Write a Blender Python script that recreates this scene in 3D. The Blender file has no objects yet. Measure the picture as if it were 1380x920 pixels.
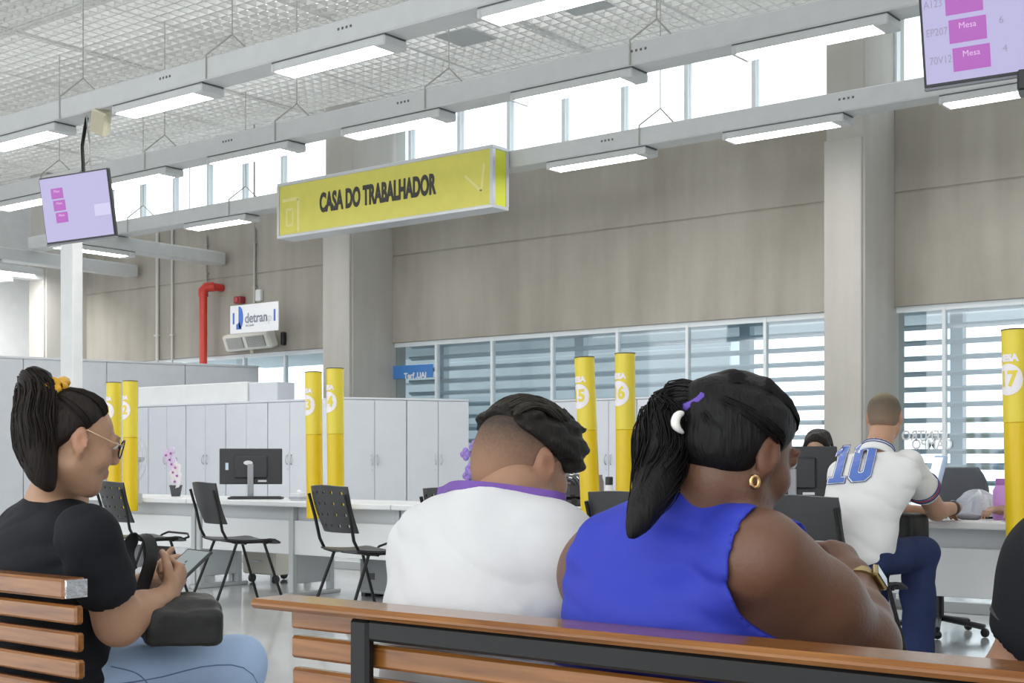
import bpy, bmesh, math, random
import numpy as np
from mathutils import Vector, Matrix

random.seed(7)
SC = bpy.context.scene
COL = SC.collection

# ------------------------------------------------------------------ camera
F, CX, HZ, EYE = 1800.0, 690.0, 617.0, 1.08
TH = math.radians(37.9)
RT = np.array([math.cos(TH), math.sin(TH), 0.0])
VW = np.array([-math.sin(TH), math.cos(TH), 0.0])
cam = bpy.data.cameras.new('camera')
cam.sensor_width = 36.0
cam.lens = F / 1380.0 * 36.0
cam.shift_y = (HZ - 460.0) / 1380.0
cam.clip_end = 300
camo = bpy.data.objects.new('camera', cam)
camo.location = (0, 0, EYE)
camo.rotation_euler = (math.pi / 2, 0, TH)
COL.objects.link(camo)
SC.camera = camo

# ------------------------------------------------------------------ world, light, exposure
wd = bpy.data.worlds.new('overcast_sky')
SC.world = wd
wd.use_nodes = True
bg = wd.node_tree.nodes['Background']
bg.inputs[0].default_value = (0.93, 0.97, 1.0, 1)
bg.inputs[1].default_value = 2.5
SC.view_settings.view_transform = 'Standard'
SC.view_settings.look = 'None'
SC.view_settings.gamma = 1.0
SC.view_settings.use_curve_mapping = False
SC.view_settings.exposure = 0.0
SC.cycles.use_denoising = True
SC.cycles.max_bounces = 7
SC.cycles.diffuse_bounces = 4
SC.cycles.glossy_bounces = 3
SC.cycles.transparent_max_bounces = 12
SC.cycles.sample_clamp_indirect = 4.0
SC.cycles.caustics_reflective = False
SC.cycles.caustics_refractive = False


def lamp_row(y, power, x0=-20, x1=5, n=3):
    """the hall's further rows of tube lamps, over and behind the benches"""
    for i in range(n):
        l = bpy.data.lights.new('unseen_area_light', 'AREA')
        l.shape = 'RECTANGLE'
        L = (x1 - x0) / n
        l.size, l.size_y = L * .9, 0.3
        l.energy = power
        l.color = (1.0, 0.97, 0.93)
        o = bpy.data.objects.new('unseen_area_light', l)
        o.location = (x0 + L * (i + .5), y, 4.2)
        COL.objects.link(o)


for yy in (5.3, 2.6, -0.4, -3.4):
    lamp_row(yy, 26)
# added area light to brighten the white wall at the far left
lb = bpy.data.lights.new('unseen_area_light', 'AREA')
lb.shape = 'RECTANGLE'
lb.size, lb.size_y, lb.energy = 1.2, 4.0, 130
lbo = bpy.data.objects.new('unseen_area_light', lb)
lbo.location = (-20.0, 11.0, 4.0)
lbo.rotation_euler = (0, math.radians(25), 0)
COL.objects.link(lbo)
FIXTURE_POWER = 19.0

# ------------------------------------------------------------------ pixel helpers (1380 x 920 frame -> metres)


def W(x, y, Z):
    return np.array([0, 0, EYE]) + RT * ((x - CX) / F * Z) + VW * Z + np.array([0, 0, (HZ - y) / F * Z])


def ZY(x, Y):
    return Y / ((x - CX) / F * RT[1] + VW[1])


def PY(x, y, Y):
    return W(x, y, ZY(x, Y))


def XY(x, Y):
    return float(PY(x, HZ, Y)[0])


def HY(x, y, Y):
    return float(PY(x, y, Y)[2])


def proj(p):
    p = np.asarray(p, float) - np.array([0, 0, EYE])
    z = p @ VW
    return CX + F * (p @ RT) / z, HZ - F * p[2] / z


# ------------------------------------------------------------------ materials
MATS = {}


def mat(name, col, rough=.5, metal=0, var=0, vscale=6, bump=0, bscale=60, emit=None, coat=0, spec=.5,
        attr=None, stretch=None, sheen=0, sss=0):
    if name in MATS:
        return MATS[name]
    m = bpy.data.materials.new(name)
    m.use_nodes = True
    nt = m.node_tree
    b = nt.nodes['Principled BSDF']
    b.inputs['Roughness'].default_value = rough
    b.inputs['Metallic'].default_value = metal
    b.inputs['Specular IOR Level'].default_value = spec
    b.inputs['Coat Weight'].default_value = coat
    b.inputs['Sheen Weight'].default_value = sheen
    if sss:
        b.inputs['Subsurface Weight'].default_value = sss
        b.inputs['Subsurface Radius'].default_value = (.012, .005, .003)
        b.inputs['Subsurface Scale'].default_value = 1.0
    c = (*col, 1)
    b.inputs['Base Color'].default_value = c
    tc = nt.nodes.new('ShaderNodeTexCoord')
    src = tc.outputs['Object']
    if stretch:
        mp = nt.nodes.new('ShaderNodeMapping')
        mp.inputs['Scale'].default_value = stretch
        nt.links.new(src, mp.inputs[0])
        src = mp.outputs[0]
    last = None
    if attr:
        a = nt.nodes.new('ShaderNodeAttribute')
        a.attribute_name = attr
        last = a.outputs['Color']
    if var:
        n = nt.nodes.new('ShaderNodeTexNoise')
        n.inputs['Scale'].default_value = vscale
        n.inputs['Detail'].default_value = 6
        nt.links.new(src, n.inputs['Vector'])
        mr = nt.nodes.new('ShaderNodeMapRange')
        mr.inputs[1].default_value = .3
        mr.inputs[2].default_value = .7
        mr.inputs[3].default_value = 1 - var
        mr.inputs[4].default_value = 1 + var
        nt.links.new(n.outputs[0], mr.inputs[0])
        mx = nt.nodes.new('ShaderNodeVectorMath')
        mx.operation = 'SCALE'
        if last is not None:
            nt.links.new(last, mx.inputs[0])
        else:
            mx.inputs[0].default_value = col
        nt.links.new(mr.outputs[0], mx.inputs['Scale'])
        last = mx.outputs[0]
    if last is not None:
        nt.links.new(last, b.inputs['Base Color'])
    if bump:
        n2 = nt.nodes.new('ShaderNodeTexNoise')
        n2.inputs['Scale'].default_value = bscale
        n2.inputs['Detail'].default_value = 5
        nt.links.new(src, n2.inputs['Vector'])
        bp = nt.nodes.new('ShaderNodeBump')
        bp.inputs['Strength'].default_value = bump
        bp.inputs['Distance'].default_value = .01
        nt.links.new(n2.outputs[0], bp.inputs['Height'])
        nt.links.new(bp.outputs[0], b.inputs['Normal'])
    if emit:
        b.inputs['Emission Color'].default_value = (*emit[0], 1)
        b.inputs['Emission Strength'].default_value = emit[1]
    MATS[name] = m
    return m


def glass_mat(name, tint, refl=.12):
    m = bpy.data.materials.new(name)
    m.use_nodes = True
    nt = m.node_tree
    nt.nodes.clear()
    o = nt.nodes.new('ShaderNodeOutputMaterial')
    t = nt.nodes.new('ShaderNodeBsdfTransparent')
    t.inputs[0].default_value = (*tint, 1)
    g = nt.nodes.new('ShaderNodeBsdfGlossy')
    g.inputs['Roughness'].default_value = .03
    mx = nt.nodes.new('ShaderNodeMixShader')
    mx.inputs[0].default_value = refl
    nt.links.new(t.outputs[0], mx.inputs[1])
    nt.links.new(g.outputs[0], mx.inputs[2])
    nt.links.new(mx.outputs[0], o.inputs[0])
    MATS[name] = m
    return m


def wood_mat(name, c1, c2, rough=.3, scale=(1.2, 22, 22)):
    m = bpy.data.materials.new(name)
    m.use_nodes = True
    nt = m.node_tree
    b = nt.nodes['Principled BSDF']
    b.inputs['Roughness'].default_value = rough
    b.inputs['Coat Weight'].default_value = .35
    b.inputs['Coat Roughness'].default_value = .25
    tc = nt.nodes.new('ShaderNodeTexCoord')
    mp = nt.nodes.new('ShaderNodeMapping')
    mp.inputs['Scale'].default_value = scale
    n = nt.nodes.new('ShaderNodeTexNoise')
    n.inputs['Scale'].default_value = 3.0
    n.inputs['Detail'].default_value = 8
    n.inputs['Distortion'].default_value = .6
    cr = nt.nodes.new('ShaderNodeValToRGB')
    cr.color_ramp.elements[0].position = .32
    cr.color_ramp.elements[0].color = (*c1, 1)
    cr.color_ramp.elements[1].position = .68
    cr.color_ramp.elements[1].color = (*c2, 1)
    bp = nt.nodes.new('ShaderNodeBump')
    bp.inputs['Strength'].default_value = .08
    nt.links.new(tc.outputs['Object'], mp.inputs[0])
    nt.links.new(mp.outputs[0], n.inputs['Vector'])
    nt.links.new(n.outputs[0], cr.inputs[0])
    nt.links.new(cr.outputs[0], b.inputs['Base Color'])
    nt.links.new(n.outputs[0], bp.inputs['Height'])
    nt.links.new(bp.outputs[0], b.inputs['Normal'])
    MATS[name] = m
    return m


def concrete_mat(name, ca, cb):
    """board-marked concrete: broad cloudy stains, vertical streaks, fine grain"""
    m = bpy.data.materials.new(name)
    m.use_nodes = True
    nt = m.node_tree
    b = nt.nodes['Principled BSDF']
    b.inputs['Roughness'].default_value = .8
    b.inputs['Specular IOR Level'].default_value = .2
    tc = nt.nodes.new('ShaderNodeTexCoord')

    def noise(sc, detail, s=(1, 1, 1)):
        mp = nt.nodes.new('ShaderNodeMapping')
        mp.inputs['Scale'].default_value = s
        n = nt.nodes.new('ShaderNodeTexNoise')
        n.inputs['Scale'].default_value = sc
        n.inputs['Detail'].default_value = detail
        nt.links.new(tc.outputs['Object'], mp.inputs[0])
        nt.links.new(mp.outputs[0], n.inputs['Vector'])
        return n.outputs[0]
    n1 = noise(.8, 6)
    n2 = noise(2.0, 5, (1.6, 1.6, .22))
    n3 = noise(30, 4)
    ad = nt.nodes.new('ShaderNodeMath')
    ad.operation = 'ADD'
    nt.links.new(n1, ad.inputs[0])
    nt.links.new(n2, ad.inputs[1])
    ml = nt.nodes.new('ShaderNodeMath')
    ml.operation = 'MULTIPLY_ADD'
    ml.inputs[1].default_value = .12
    nt.links.new(n3, ml.inputs[0])
    nt.links.new(ad.outputs[0], ml.inputs[2])
    cr = nt.nodes.new('ShaderNodeValToRGB')
    cr.color_ramp.elements[0].position = .7
    cr.color_ramp.elements[0].color = (*ca, 1)
    cr.color_ramp.elements[1].position = 1.3 if False else 1.0
    cr.color_ramp.elements[1].color = (*cb, 1)
    mr = nt.nodes.new('ShaderNodeMapRange')
    mr.inputs[1].default_value = .65
    mr.inputs[2].default_value = 1.45
    mr.inputs[3].default_value = .7
    mr.inputs[4].default_value = 1.0
    nt.links.new(ml.outputs[0], mr.inputs[0])
    nt.links.new(mr.outputs[0], cr.inputs[0])
    nt.links.new(cr.outputs[0], b.inputs['Base Color'])
    bp = nt.nodes.new('ShaderNodeBump')
    bp.inputs['Strength'].default_value = .15
    bp.inputs['Distance'].default_value = .01
    nt.links.new(n3, bp.inputs['Height'])
    nt.links.new(bp.outputs[0], b.inputs['Normal'])
    MATS[name] = m
    return m


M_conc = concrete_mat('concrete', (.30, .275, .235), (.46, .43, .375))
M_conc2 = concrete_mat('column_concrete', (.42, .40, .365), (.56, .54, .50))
M_white = mat('white_paint', (.78, .79, .79), .55, var=.03)
M_track = mat('white_enamelled_metal', (.60, .61, .61), .45, var=.03)
M_trackline = mat('dark_gap', (.12, .12, .12), .6)
M_lit = mat('lit_tube_diffuser', (1, 1, 1), .4, emit=((1.0, .98, .95), FIXTURE_POWER))
M_grid = mat('ceiling_grid', (.74, .735, .71), .5, var=.05, vscale=3)
M_roof = mat('roof_underside', (.86, .86, .84), .8)
M_floor = mat('polished_floor', (.56, .57, .57), .16, var=.05, vscale=2, coat=.2)
M_cab = mat('pale_grey_laminate', (.63, .655, .70), .42, var=.015)
M_cabline = mat('edge_strip_grey', (.40, .42, .46), .5)
M_handle = mat('satin_handle', (.55, .57, .6), .3, metal=.7)
M_part = mat('grey_blue_partition', (.58, .60, .635), .6, var=.03)
M_desk = mat('white_laminate', (.74, .755, .77), .35)
M_deskshade = mat('shade_grey_panel', (.56, .58, .60), .5)  # shade under the worktop put into the panel colour
M_metalgrey = mat('grey_painted_metal', (.48, .50, .51), .4)
M_black = mat('black_plastic', (.016, .017, .019), .38)
M_blackm = mat('black_painted_steel', (.009, .009, .009), .42, spec=.35)
M_chair = mat('black_chair_plastic', (.030, .031, .034), .42, bump=.1, bscale=200)
M_yel = mat('yellow_printed_sleeve', (.76, .61, .045), .38)
M_yel2 = mat('deep_yellow_sleeve', (.74, .52, .004), .38)
M_pale = mat('white_print', (.85, .80, .83), .5)
M_signy = mat('yellow_sign_face', (.74, .68, .135), .45, var=.03)
M_signy2 = mat('lime_sign_end', (.74, .77, .05), .45)
M_alu = mat('aluminium_profile', (.66, .67, .70), .35, metal=.35)
M_ink = mat('dark_lettering', (.055, .05, .045), .6)
M_signghost = mat('pale_printed_emblem', (.83, .76, .30), .5)
M_screen = mat('lit_screen_lilac', (.1, .1, .12), .25, emit=((.37, .335, .575), 1.0))
M_scrmag = mat('lit_screen_magenta', (.2, .05, .2), .3, emit=((.25, .045, .29), 1.0))
M_scrgrey = mat('lit_screen_grey_text', (.2, .2, .2), .3, emit=((.12, .11, .22), 1.0))
M_scrpink = mat('lit_screen_pink_text', (.2, .2, .2), .3, emit=((.55, .30, .60), 1.0))
M_scrlight = mat('lit_screen_pale_panel', (.2, .2, .2), .3, emit=((.42, .39, .62), 1.0))
M_glass = glass_mat('clear_glass', (.88, .93, .95), .08)
M_glassw = glass_mat('clerestory_glass', (.93, .96, .97), .05)
M_mull = mat('white_window_bar', (.80, .84, .86), .4)
M_slat = mat('blue_grey_louvre', (.42, .51, .57), .5)
M_ext = mat('blue_grey_outer_wall', (.50, .57, .61), .7, var=.1, vscale=1)
M_extlight = mat('pale_outer_paving', (.72, .73, .72), .8)
M_beige = mat('beige_plastic', (.66, .61, .46), .5)
M_red = mat('red_pipe_paint', (.62, .045, .03), .35)
M_conduit = mat('grey_conduit', (.40, .39, .36), .45)
M_conduitw = mat('pale_conduit', (.60, .59, .55), .45)
M_wood = wood_mat('varnished_wood', (.175, .060, .013), (.325, .130, .030), .2)
M_endcap = mat('bare_metal_end', (.62, .63, .66), .25, metal=.8, bump=.6, bscale=60)
M_blue = mat('blue_print', (.06, .16, .55), .5)
M_greyink = mat('grey_print', (.25, .27, .33), .5)
M_beigebox = mat('beige_laminate', (.52, .50, .44), .5)
M_purple = mat('purple_cloth', (.16, .07, .34), .7)
M_lil = mat('lilac_petal', (.70, .60, .88), .6)
M_pot = mat('dark_grey_pot', (.07, .07, .08), .5)
M_green = mat('green_stem', (.10, .22, .08), .6)
M_pink = mat('pink_plastic', (.78, .36, .52), .5)
M_paper = mat('white_paper', (.82, .82, .84), .7)

# ------------------------------------------------------------------ mesh builder
ORG = {}


class MB:
    def __init__(s):
        s.v, s.f = [], []

    def add(s, vs, fs):
        n = len(s.v)
        s.v += [tuple(map(float, p)) for p in vs]
        s.f += [tuple(i + n for i in f) for f in fs]
        return s

    def box(s, lo, hi, R=None, c=None, ch=0):
        lo, hi = np.minimum(lo, hi).astype(float), np.maximum(lo, hi).astype(float)
        if ch:
            ch = min(ch, *(0.45 * (hi - lo)))
            vs, fs = [], []
            sg = [(-1, -1, -1), (1, -1, -1), (1, 1, -1), (-1, 1, -1), (-1, -1, 1), (1, -1, 1), (1, 1, 1), (-1, 1, 1)]
            m, h = (lo + hi) / 2, (hi - lo) / 2
            idx = {}
            for q, g in enumerate(sg):
                for ax in range(3):
                    p = m + h * np.array(g)
                    for a2 in range(3):
                        if a2 != ax:
                            p[a2] -= g[a2] * ch
                    idx[q, ax] = len(vs)
                    vs.append(p)
            quads = [(0, 3, 2, 1), (4, 5, 6, 7), (0, 1, 5, 4), (2, 3, 7, 6), (1, 2, 6, 5), (3, 0, 4, 7)]
            axs = [2, 2, 1, 1, 0, 0]
            for qd, ax in zip(quads, axs):
                fs.append(tuple(idx[q, ax] for q in qd))
            edges = {}
            for qd, ax in zip(quads, axs):
                for i in range(4):
                    a, b = qd[i], qd[(i + 1) % 4]
                    edges.setdefault(frozenset((a, b)), []).append((a, b, ax))
            for e in edges.values():
                (a, b, ax), (_, _, bx) = e
                fs.append((idx[b, ax], idx[a, ax], idx[a, bx], idx[b, bx]))
            fo = [tuple(idx[q, ax] for ax in ((0, 1, 2) if np.prod(sg[q]) > 0 else (0, 2, 1))) for q in range(8)]
            fs += fo
        else:
            vs = [(x, y, z) for z in (lo[2], hi[2]) for y in (lo[1], hi[1]) for x in (lo[0], hi[0])]
            fs = [(0, 2, 3, 1), (4, 5, 7, 6), (0, 1, 5, 4), (2, 6, 7, 3), (1, 3, 7, 5), (0, 4, 6, 2)]
        if R is not None:
            c = np.zeros(3) if c is None else np.asarray(c, float)
            vs = [R @ np.asarray(p, float) + c for p in vs]
        return s.add(vs, fs)

    def tube(s, path, r, n=8, cap=True, closed=False):
        P = [np.asarray(p, float) for p in path]
        m = len(P)
        rs = r if hasattr(r, '__len__') else [r] * m
        ref = None
        vs = []
        for i in range(m):
            if closed:
                d = P[(i + 1) % m] - P[i - 1]
            else:
                d = P[min(i + 1, m - 1)] - P[max(i - 1, 0)]
            d = d / (np.linalg.norm(d) + 1e-12)
            if ref is None:
                ref = np.array([0, 0, 1.]) if abs(d[2]) < .9 else np.array([1., 0, 0])
            u = ref - d * (ref @ d)
            u /= np.linalg.norm(u) + 1e-12
            ref = u
            w = np.cross(d, u)
            for k in range(n):
                a = 2 * math.pi * k / n
                vs.append(P[i] + rs[i] * (math.cos(a) * u + math.sin(a) * w))
        fs = []
        for i in range(m if closed else m - 1):
            j = (i + 1) % m
            for k in range(n):
                k2 = (k + 1) % n
                fs.append((i * n + k, i * n + k2, j * n + k2, j * n + k))
        if cap and not closed:
            fs.append(tuple(range(n))[::-1])
            fs.append(tuple((m - 1) * n + k for k in range(n)))
        return s.add(vs, fs)

    def lathe(s, prof, c=(0, 0, 0), n=20):
        vs, fs = [], []
        c = np.asarray(c, float)
        for r, z in prof:
            for k in range(n):
                a = 2 * math.pi * k / n
                vs.append(c + (r * math.cos(a), r * math.sin(a), z))
        for i in range(len(prof) - 1):
            for k in range(n):
                k2 = (k + 1) % n
                fs.append((i * n + k, i * n + k2, (i + 1) * n + k2, (i + 1) * n + k))
        fs.append(tuple(range(n))[::-1])
        fs.append(tuple((len(prof) - 1) * n + k for k in range(n)))
        return s.add(vs, fs)

    def sheet(s, fn, nu, nv, th, hole=None):
        """curved sheet fn(u,v)->(point, normal) of thickness th; hole(i,j)->True leaves that cell open"""
        A, B = [], []
        for j in range(nv + 1):
            for i in range(nu + 1):
                p, nr = fn(i / nu, j / nv)
                p, nr = np.asarray(p, float), np.asarray(nr, float)
                nr = nr / np.linalg.norm(nr)
                A.append(p + nr * th / 2)
                B.append(p - nr * th / 2)
        N = len(A)
        ok = {(i, j) for j in range(nv) for i in range(nu) if not (hole and hole(i, j))}
        fs = []

        def q(i, j):
            return j * (nu + 1) + i
        for (i, j) in ok:
            a, b, c, d = q(i, j), q(i + 1, j), q(i + 1, j + 1), q(i, j + 1)
            fs.append((a, b, c, d))
            fs.append((d + N, c + N, b + N, a + N))
            for nb, e in (((i, j - 1), (a, b)), ((i + 1, j), (b, c)), ((i, j + 1), (c, d)), ((i - 1, j), (d, a))):
                if nb not in ok:
                    fs.append((e[1], e[0], e[0] + N, e[1] + N))
        return s.add(A + B, fs)

    def ball(s, c, r, n=12, m=8):
        c = np.asarray(c, float)
        r = np.asarray(r if hasattr(r, '__len__') else (r, r, r), float)
        vs, fs = [c + (0, 0, -r[2])], []
        for i in range(1, m):
            t = -math.pi / 2 + math.pi * i / m
            for k in range(n):
                a = 2 * math.pi * k / n
                vs.append(c + r * (math.cos(t) * math.cos(a), math.cos(t) * math.sin(a), math.sin(t)))
        vs.append(c + (0, 0, r[2]))
        for k in range(n):
            k2 = (k + 1) % n
            fs.append((0, 1 + k2, 1 + k))
            for i in range(m - 2):
                a = 1 + i * n
                fs.append((a + k, a + k2, a + n + k2, a + n + k))
            a = 1 + (m - 2) * n
            fs.append((a + k, a + k2, len(vs) - 1))
        return s.add(vs, fs)

    def build(s, name, m, parent=None, smooth=False, origin=None, bevel=0):
        V = np.array(s.v, float)
        if parent is not None:
            og = ORG[parent.name]
        elif origin is not None:
            og = np.asarray(origin, float)
        else:
            lo, hi = V.min(0), V.max(0)
            og = np.array([(lo[0] + hi[0]) / 2, (lo[1] + hi[1]) / 2, lo[2]])
        me = bpy.data.meshes.new(name)
        me.from_pydata((V - og).tolist(), [], s.f)
        me.materials.append(m)
        if smooth:
            me.shade_smooth() if hasattr(me, 'shade_smooth') else None
            if smooth is not True:
                try:
                    me.set_sharp_from_angle(angle=math.radians(smooth))
                except Exception:
                    pass
        o = bpy.data.objects.new(name, me)
        COL.objects.link(o)
        if parent is not None:
            o.parent = parent
        else:
            o.location = og
        ORG[o.name] = og
        if bevel:
            md = o.modifiers.new('bevel', 'BEVEL')
            md.width = bevel
            md.segments = 2
            md.limit_method = 'ANGLE'
        return o


def tag(o, label=None, cat=None, group=None, kind=None):
    if label:
        o['label'] = label
    if cat:
        o['category'] = cat
    if group:
        o['group'] = group
    if kind:
        o['kind'] = kind
    return o


def thing(name, loc, label, cat, group=None):
    o = bpy.data.objects.new(name, None)
    o.empty_display_size = .05
    o.location = loc
    COL.objects.link(o)
    ORG[o.name] = np.asarray(loc, float)
    return tag(o, label, cat, group)


def copy_tree(o, parent=None):
    c = o.copy()
    COL.objects.link(c)
    ORG[c.name] = ORG.get(o.name, np.zeros(3))
    if parent is not None:
        c.parent = parent
    for ch in list(o.children):
        copy_tree(ch, c)
    return c


def struct(name, mb, m, parent=None, **k):
    o = mb.build(name, m, parent, **k)
    if parent is None:
        o['kind'] = 'structure'
    return o


def rotz(a):
    c, s = math.cos(a), math.sin(a)
    return np.array([[c, -s, 0], [s, c, 0], [0, 0, 1.]])


def rotx(a):
    c, s = math.cos(a), math.sin(a)
    return np.array([[1, 0, 0], [0, c, -s], [0, s, c]])


def roty(a):
    c, s = math.cos(a), math.sin(a)
    return np.array([[c, 0, s], [0, 1, 0], [-s, 0, c]])


def text_verts(txt, size, extrude=.001, bold=0, sx=1.0, shear=0, cuts=0):
    """lettering as a mesh in the XY plane, centred; returns MB"""
    cu = bpy.data.curves.new('lettering', 'FONT')
    cu.body = txt
    cu.size = size
    cu.extrude = extrude
    cu.offset = bold
    cu.shear = shear
    cu.resolution_u = 4
    cu.align_x = 'CENTER'
    cu.align_y = 'CENTER'
    o = bpy.data.objects.new('lettering', cu)
    COL.objects.link(o)
    dg = bpy.context.evaluated_depsgraph_get()
    me = bpy.data.meshes.new_from_object(o.evaluated_get(dg))
    bm = bmesh.new()
    bm.from_mesh(me)
    if cuts:
        xs = [v.co.x for v in bm.verts]
        for i in range(1, cuts):
            x = min(xs) + (max(xs) - min(xs)) * i / cuts
            bmesh.ops.bisect_plane(bm, geom=bm.verts[:] + bm.edges[:] + bm.faces[:], plane_co=(x, 0, 0), plane_no=(1, 0, 0))
    mb = MB()
    bm.verts.index_update()
    mb.v = [(v.co.x * sx, v.co.y, v.co.z) for v in bm.verts]
    mb.f = [tuple(v.index for v in f.verts) for f in bm.faces]
    bm.free()
    bpy.data.objects.remove(o)
    bpy.data.curves.remove(cu)
    bpy.data.meshes.remove(me)
    return mb


def place_mb(mb, R, c):
    c = np.asarray(c, float)
    mb.v = [tuple(R @ np.asarray(p, float) + c) for p in mb.v]
    return mb


# text facing -Y: local x->+X, local y->+Z, local z-> -Y
R_FACE = np.array([[1, 0, 0], [0, 0, -1], [0, 1, 0.]])
# ================================================================== the hall
WY = 14.0        # inner face of the back wall
DY = 7.03        # front edge of the counters
CEIL = 6.0


def CZ(x, y, z):
    Z = (z - EYE) * F / (HZ - y)
    return W(x, y, Z)


o = struct('floor', MB().box((-24, -7, -.2), (7, WY, 0)), M_floor)
struct('floor', MB().box((-40, WY + .25, -.3), (25, 60, -.1)), M_extlight)

# columns -----------------------------------------------------------
colx = [(XY(42, 13.2), XY(62, 13.2)), (XY(438, 13.2), XY(475, 13.2)), (XY(1113, 13.2), XY(1165, 13.2))]
for i, (a, b) in enumerate(colx):
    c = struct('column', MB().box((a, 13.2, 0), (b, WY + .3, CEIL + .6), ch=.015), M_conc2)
    struct('cladding', MB().box((a - .004, 13.16, 0), (b - .02, 13.2, 4.42), ch=.006), M_conc2, c)

# back wall: sill, concrete band in two courses, head; per bay between the columns
bays = [(colx[0][1], colx[1][0]), (colx[1][1], colx[2][0]), (colx[2][1], 6.5)]
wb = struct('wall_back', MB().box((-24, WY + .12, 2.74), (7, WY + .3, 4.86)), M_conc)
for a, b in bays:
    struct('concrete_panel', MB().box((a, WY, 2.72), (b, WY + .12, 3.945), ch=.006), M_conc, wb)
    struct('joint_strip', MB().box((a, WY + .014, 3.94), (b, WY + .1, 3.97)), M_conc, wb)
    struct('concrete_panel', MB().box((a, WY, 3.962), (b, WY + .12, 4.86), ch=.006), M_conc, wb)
    struct('sill_panel', MB().box((a, WY, 0), (b, WY + .3, .14), ch=.01), M_conc, wb)
struct('head_beam', MB().box((-24, WY, 5.94), (7, WY + .3, CEIL + .7)), M_conc, wb)

wl = struct('wall_left', MB().box((-22.3, -7, 0), (-22.0, WY, CEIL + .6)), M_white)
struct('wall_back_end', MB().box((-24, WY, 0), (colx[0][0], WY + .3, CEIL + .6)), M_white, None)
bpy.data.objects['wall_back_end'].name = 'wall_back_left'
struct('wall_right', MB().box((6.6, -7, 0), (6.9, WY, CEIL + .6)), M_white)

# ceiling: roof underside with slots added to brighten the open-cell grid below
ce = MB()
ys = [-7, -2.2, -1.6, 2.4, 3.0, 6.4, 7.0, 8.6, 9.5, 10.9, 11.9, 12.9, 13.6, WY + .3]
for i in range(0, len(ys) - 1, 2):
    ce.box((-24, ys[i], 6.6), (7, ys[i + 1], 6.7))
ce = struct('ceiling', ce, M_roof)
g = MB()
y = -2.0
while y < WY:
    g.box((-22, y - .012, CEIL), (6.6, y + .012, CEIL + .055))
    y += .155
x = -22.0
while x < 6.6:
    g.box((x - .012, -2.0, CEIL + .002), (x + .012, WY, CEIL + .053))
    x += .155
gg = struct('grid_blades', g, M_grid, ce)
gg['kind'] = 'stuff'
t_ = MB()
for yy in (6.2, 8.6, 11.0, 13.2):
    t_.box((-22, yy - .02, CEIL - .006), (6.6, yy + .02, CEIL + .06))
for k in range(18):
    t_.box((-22 + 1.6 * k - .02, -2, CEIL - .004), (-22 + 1.6 * k + .02, WY, CEIL + .06))
struct('carrier_bars', t_, M_grid, ce)
M_plate = mat('grey_ceiling_plate', (.52, .53, .53), .5)
for q, lab in (([(607, 40), (664, 50), (645, 58), (590, 47)], 'grey square plate in the open grid ceiling beside the hanging wire'),
               ([(745, 0), (795, -4), (815, 8), (780, 16)], 'grey square plate at the top edge of the open grid ceiling')):
    P = [CZ(a, b, CEIL - .008) for a, b in q]
    c = sum(P) / 4
    tag(MB().box((c[0] - .26, c[1] - .26, CEIL - .025), (c[0] + .26, c[1] + .26, CEIL - .008), ch=.005).build('ceiling_plate', M_plate),
        lab, 'ceiling plate')

# windows -----------------------------------------------------------
low_px = [[(340, 400)], [519, 589, 664, 745, 833, 927, 1032], [1273]]
top_px = [[150, 193, 237, 283, 331, 383], [555, 621, 688, 762, 842, 927, 1018], [1208]]
for i, (a, b) in enumerate(bays):
    w = MB().box((a, WY + .05, 2.66), (b, WY + .11, 2.72)).box((a, WY + .05, .14), (b, WY + .11, .2))
    w = struct('window_%d' % (i + 1), w, M_mull)
    xs = [XY(p, WY + .07) for p in (low_px[i] if i else [330, 385])]
    if i == 2:
        xs += [xs[0] + 1.0 * k for k in (1, 2, 3, 4)]
    for xx in xs:
        struct('window_bar', MB().box((xx - .018, WY + .04, .14), (xx + .018, WY + .11, 2.7)), M_mull, w)
    es = [a] + xs + [b]
    for e0, e1 in zip(es[:-1], es[1:]):
        struct('pane', MB().box((e0 + .018, WY + .075, .2), (e1 - .018, WY + .083, 2.66)), M_glass, w)
    t = MB().box((a, WY + .02, 5.90), (b, WY + .1, 5.94)).box((a, WY + .02, 4.86), (b, WY + .1, 4.91))
    t = struct('window_%d' % (i + 4), t, M_mull)
    xs = [XY(p, WY + .05) for p in top_px[i]]
    if i == 2:
        xs += [xs[0] + 1.0 * k for k in (1, 2, 3, 4)]
    for xx in xs:
        struct('window_bar', MB().box((xx - .025, WY + .0, 4.86), (xx + .025, WY + .1, 5.94)), M_mull, t)
    es = [a] + xs + [b]
    for e0, e1 in zip(es[:-1], es[1:]):
        struct('pane', MB().box((e0 + .025, WY + .045, 4.91), (e1 - .025, WY + .053, 5.90)), M_glassw, t)

# outside: louvre blades, canopy, neighbouring wall, railing
for i, (a, b) in enumerate(bays[1:]):
    lv = thing('louvre_screen', ((a + b) / 2, WY + .5, 0),
               ['row of blue-grey outdoor louvre blades behind the middle window between the two columns',
                'row of blue-grey outdoor louvre blades behind the bright window right of the column'][i], 'louvre', 'outdoor louvres')
    R = rotx(math.radians(-24))
    z = .12
    n = 0
    proto = None
    while z < 2.75:
        m = MB().box((a - .1, -.045, -.012), (b + .1, .045, .012), R=R, c=(0, WY + .5, z), ch=.004)
        if proto is None:
            proto = m.build('louvre_blade', M_slat, lv)
            z0 = z
        else:
            q = proto.copy()
            COL.objects.link(q)
            q.parent = lv
            q.location = (0, 0, z - z0)
        z += .172
    for px in ([595, 782, 1005] if i == 0 else [1290]):
        xx = XY(px, WY + .6)
        MB().box((xx - .07, WY + .57, -.1), (xx + .07, WY + .69, 2.75)).build('post', M_slat, lv)
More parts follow.
